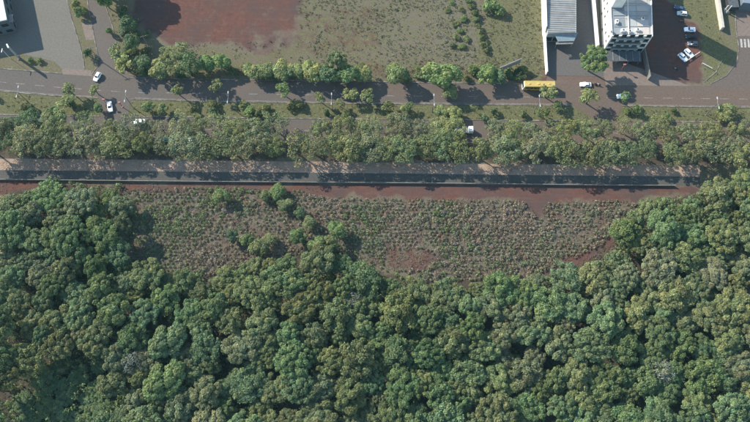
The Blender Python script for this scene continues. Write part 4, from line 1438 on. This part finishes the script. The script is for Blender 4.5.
FT = [('deep green', (0.095, 0.138, 0.06, 1)), ('mid green', (0.112, 0.153, 0.064, 1)), ('olive green', (0.135, 0.154, 0.067, 1)), ('grey-green', (0.142, 0.16, 0.084, 1)), ('pale green', (0.124, 0.168, 0.08, 1)), ('brownish', (0.15, 0.15, 0.084, 1))]
its = []
for x_, y_, r_, h, px, py, low in acc:
    u = float(vnoise(x_, y_, 22, 31)) * 0.6 + R2.rand() * 0.55
    ti = 0 if low or u < 0.24 else 1 if u < 0.42 else 2 if u < 0.62 else 4 if u < 0.76 else 3 if u < 0.97 else 5  # low trees of the gap get deep green, its shade put into colour
    if px < 140 and py < 290 and not low:
        ti = (4, 1, 4, 3)[R2.randint(4)]
    if px > 620 and py < 260:
        ti = (2, 4, 1, 2)[R2.randint(4)]
    o = plant('forest', 'forest_tree', (x_, y_, 0), r_, h, jit(FT[ti][1], 0.13), '', 'tree', 'trees of the dense forest')
    top = min(py - 165, 1e9)
    row = 'upper edge' if not bool(inpoly(px, py - 24, FOREST)) else 'bottom edge' if py > 392 else 'lower half' if py > 325 else 'upper half'
    colm = ('far left', 'left', 'left of centre', 'centre', 'right of centre', 'right', 'far right')[min(6, max(0, int(px / 107.2)))]
    its.append((o, ('low ' if low else 'small ' if r_ < 4.4 else 'big ' if r_ > 5.5 else '') + FT[ti][0] + ' tree in the forest, ' + row + ', ' + colm, px))
single_out(its)


for px, py, lab in ((133, 362, 'pale grey half-bare tree in the forest, lower left'), (352, 300, 'thin greyish tree in the forest below the field, left of centre'), (663, 372, 'thin greyish tree in the forest, lower right')):
    p = at_crown(px, py, 11.5)
    plant('sparse', 'forest_tree', p, 4.2, 11.5, (0.2, 0.21, 0.17, 1), lab, 'tree', 'trees of the dense forest')


def scatter_stuff(name, P, Rr, Hh, col_, nl, leaf, R, jitter=0.6):
    """joined leaf clumps: P (n,2) positions, Rr radius, Hh height, colour per clump"""
    n = len(P)
    D = R.normal(size=(n, nl, 3))
    D /= np.linalg.norm(D, axis=2, keepdims=True)
    D[..., 2] = np.abs(D[..., 2])
    C = np.zeros((n, nl, 3))
    C[..., 0] = P[:, None, 0] + D[..., 0] * Rr[:, None] * R.uniform(0.3, 1, (n, nl))
    C[..., 1] = P[:, None, 1] + D[..., 1] * Rr[:, None] * R.uniform(0.3, 1, (n, nl))
    C[..., 2] = 0.05 + D[..., 2] * Hh[:, None] * R.uniform(0.6, 1, (n, nl))
    N = D + R.normal(size=D.shape) * jitter
    sz = np.repeat(leaf * (0.6 + 0.4 * Rr / Rr.mean()), nl)
    Q = leaf_quads(C.reshape(-1, 3), N.reshape(-1, 3), sz, R)
    T = np.repeat(col_, nl, axis=0) * R.uniform(0.75, 1.25, (n * nl, 1))
    o = link(name, quad_mesh(name, Q, T, LEAF))
    o.color = (1, 1, 1, 1)
    o['kind'] = 'stuff'
    return o


# undergrowth closing the forest floor
n = 9000
x_, y_ = R2.uniform(-150, 150, n), R2.uniform(-12, 112, n)
hh = R2.uniform(2.0, 6.5, n)
px, py = plan(x_, y_, hh)
k = inpoly(px, py + 9 * R2.rand(n), FOREST) & (px > -12) & (px < 762) & (py < 432)
col_ = np.array([0.15, 0.205, 0.085]) * R2.uniform(0.75, 1.4, (n, 1))
scatter_stuff('undergrowth', np.stack([x_, y_], 1)[k], R2.uniform(1.0, 2.0, k.sum()), hh[k], col_[k], 34, 0.66, R2, 0.5)
o = bpy.data.objects['undergrowth']
o['label'], o['category'] = 'dark green undergrowth between the forest trees', 'undergrowth'

# ------------------------------------------------------------------ the planted field: rows of young shrubs
SH = []
for i in range(8):
    R = np.random.RandomState(700 + i)
    Q, T, cs, rs = crown_quads(R, 0.85, 0.8, 4, 0.36, 90, lobe_r=(0.4, 0.6), jitter=0.8, warm=0.15)
    Q[:, :, 2] += 0.3
    SH.append(quad_mesh('young_shrub', Q, T, LEAF))
shr = []
for row in range(56):
    for c in range(176):
        x_ = -112 + c * 1.55 + (row % 2) * 0.78 + R2.uniform(-0.34, 0.34)
        y_ = 44 + row * 1.15 + R2.uniform(-0.26, 0.26) + 1.2 * float(vnoise(c * 1.5, row, 30, 91))
        px, py = (float(t) for t in plan(x_, y_, 0.5))
        if not inpoly(px, py, FIELD) or R2.rand() < 0.1 + 0.45 * (vnoise(x_, y_, 4.5, 47) < 0.3):
            continue
        if inpoly(px, py, [(536, 195), (546, 195), (546, 218), (534, 218)]) or inpoly(px, py, [(384, 250), (425, 250), (440, 258), (425, 268), (384, 270)]):
            continue
        if inpoly(px, py, FOREST):
            continue
        shr.append((x_, y_, px, py, R2.uniform(0.6, 1.18) * (1.12 if vnoise(x_, y_, 9, 44) > 0.55 else 0.92)))
SC = [('grey-green', (0.26, 0.28, 0.165, 1)), ('greenish', (0.2, 0.265, 0.115, 1)), ('straw coloured', (0.34, 0.285, 0.21, 1))]


def shrub_tone(x_, y_):
    v = float(vnoise(x_, y_, 14, 51)) * 0.65 + R2.rand() * 0.45
    return 1 if v < 0.36 else 0 if v < 0.6 else 2


order = sorted(range(len(shr)), key=lambda i: -shr[i][4] * scale_at(shr[i][3]))
big = set(order[:300])
rest, sit = [], []
for i, (x_, y_, px, py, s_) in enumerate(shr):
    t_ = shrub_tone(x_, y_)
    if i in big:
        o = link('young_shrub', SH[i % 8], None, (x_, y_, 0))
        o.rotation_euler = (0, 0, R2.uniform(0, 6.28))
        o.scale = (s_, s_, s_ * 0.8)
        o.color = jit(SC[t_][1], 0.15)
        where = ('topmost' if py < 205 else 'upper' if py < 218 else 'middle' if py < 232 else 'lower' if py < 247 else 'bottom') + ' rows, ' + ('far left end', 'left end', 'left quarter', 'left of centre', 'centre', 'right of centre', 'right quarter', 'right end', 'far right end')[min(8, max(0, int((px - 130) / 54)))]
        tag(o, '', 'shrub', 'young shrubs of the planted field')
        sit.append((o, SC[t_][0] + ' large shrub in planted field, ' + where, px))
    else:
        rest.append((x_, y_, s_, t_))
single_out(sit)
ra = np.array([(a, b_, c) for a, b_, c, _ in rest])
col_ = np.array([SC[t_][1][:3] for *_, t_ in rest]) * R2.uniform(0.8, 1.2, (len(rest), 1))
o = scatter_stuff('young_shrubs', ra[:, :2], ra[:, 2] * 0.8, ra[:, 2] * 0.82, col_, 44, 0.36, R2)
o['label'], o['category'] = 'smaller shrubs filling the rows of the planted field', 'shrubs'

# ------------------------------------------------------------------ weeds, tufts and fallen leaves
def region_points(n, polys, z=0.0, box=(-160, 160, 20, 175), dens=None):
    x_, y_ = R2.uniform(box[0], box[1], n), R2.uniform(box[2], box[3], n)
    px, py = plan(x_, y_)
    k = np.zeros(n, bool)
    for p_ in polys:
        k |= inpoly(px, py, p_)
    if dens:
        k &= vnoise(x_, y_, dens[0], dens[1]) + R2.uniform(-0.2, 0.2, n) > dens[2]
    return np.stack([x_, y_], 1)[k]


wp = np.concatenate([
    region_points(42000, [[(296, -20), (541, -20), (544, 78), (300, 78)]], dens=(9, 61, 0.3)),
    region_points(16000, [[(170, 44), (300, 40), (540, 60), (540, 80), (140, 77)], [(100, 5), (128, 10), (140, 70), (122, 60)]], dens=(5, 62, 0.38)),
    region_points(15000, [band([(p[0], p[1] + 0.8) for p in A_BOT], [(p[0], p[1] - 0.8) for p in B_TOP])], dens=(5, 63, 0.35)),
    region_points(9000, [[(670, -20), (714, -20), (720, 34), (732, 60), (716, 74), (701, 84), (701, 24)]], dens=(5, 64, 0.35)),
])
px, py = plan(wp[:, 0], wp[:, 1])
ok = ~(inpoly(px, py, [(98, 95), (131, 96), (131, 119), (98, 118)]) | inpoly(px, py, [(570, 103), (624, 103), (620, 123), (594, 123)]) | inpoly(px, py, LS_L + LS_R[::-1]))
wp = wp[ok]
v = (vnoise(wp[:, 0], wp[:, 1], 6, 65) * 0.6 + R2.rand(len(wp)) * 0.4)[:, None]
col_ = np.where(v < 0.4, np.array([[0.1, 0.12, 0.05]]), np.where(v < 0.68, np.array([[0.17, 0.165, 0.095]]), np.array([[0.3, 0.265, 0.19]])))
o = scatter_stuff('weeds', wp, R2.uniform(0.25, 1.0, len(wp)) ** 2 * 0.9, R2.uniform(0.06, 0.4, len(wp)) , col_, 8, 0.3, R2)
o['label'], o['category'] = 'patchy green and straw coloured weeds on lots and median', 'weeds'

gp = np.concatenate([region_points(34000, [FIELD, [(536, 282), (566, 270), (606, 246), (622, 236), (632, 250), (590, 276), (540, 288)]], box=(-115, 110, 35, 105)), region_points(4000, [band([(p[0], p[1] + 3) for p in P_BOT], [(-80, 194), (840, 200)])], box=(-150, 120, 70, 110), dens=(6, 71, 0.6))])
px, py = plan(gp[:, 0], gp[:, 1])
gp = gp[~inpoly(px, py, [(320, 182), (620, 186), (620, 199), (545, 202), (540, 220), (530, 206), (514, 198), (320, 195)])]
v = R2.rand(len(gp), 1)
col_ = np.where(v < 0.3, np.array([[0.17, 0.19, 0.1]]), np.where(v < 0.75, np.array([[0.25, 0.22, 0.16]]), np.array([[0.29, 0.245, 0.19]])))
o = scatter_stuff('field_grass', gp, R2.uniform(0.25, 0.55, len(gp)), R2.uniform(0.1, 0.45, len(gp)), col_, 6, 0.28, R2)
o['label'], o['category'] = 'dry grass tufts between shrubs of the planted field', 'grass'

lp = region_points(90000, [band([(p[0], p[1] + 0.5) for p in P_TOP], P_MID, -20, 690)], box=(-150, 130, 75, 120), dens=(3.5, 81, 0.42))
lp2 = region_points(20000, [band(P_MID, P_BOT, -20, 690)], box=(-150, 130, 75, 110), dens=(3.5, 82, 0.62))
lp = np.concatenate([lp, lp2])
n = len(lp)
P3 = np.concatenate([lp, np.full((n, 1), 0.055)], 1)
Q = leaf_quads(P3, np.array([0, 0, 1.0]) + R2.normal(size=(n, 3)) * 0.2, np.full(n, 0.26), R2)
Q[:, :, 2] = np.maximum(Q[:, :, 2], 0.036)
v = R2.rand(n, 1)
T = np.where(v < 0.4, np.array([[0.3, 0.17, 0.09]]), np.where(v < 0.75, np.array([[0.36, 0.25, 0.16]]), np.array([[0.16, 0.09, 0.06]])))
o = link('leaf_litter', quad_mesh('leaf_litter', Q, T, LEAF))
o.color = (1, 1, 1, 1)
o['kind'] = 'stuff'
o['label'], o['category'] = 'dry brown leaves strewn over the footpath', 'leaf litter'
print('forest', len(acc), 'shrubs', len(shr), 'weeds', len(wp))

# ------------------------------------------------------------------ thin morning haze
hz = MB().box((0, 750, CAM_H / 2 + 1.0), (6100, 6600, CAM_H + 6)).build('haze', bpy.data.materials.new('haze_air'))
hm = hz.data.materials[0]
hm.use_nodes = True
hn = hm.node_tree.nodes
hn.remove(hn['Principled BSDF'])
pv = hn.new('ShaderNodeVolumePrincipled')
pv.inputs['Color'].default_value = (0.4, 0.82, 1.0, 1)
pv.inputs['Density'].default_value = 0.000065
pv.inputs['Anisotropy'].default_value = 0.0
hm.node_tree.links.new(pv.outputs[0], hn['Material Output'].inputs['Volume'])
hz['kind'] = 'stuff'
hz['label'], hz['category'] = 'thin blue haze in the air over the whole view', 'haze'
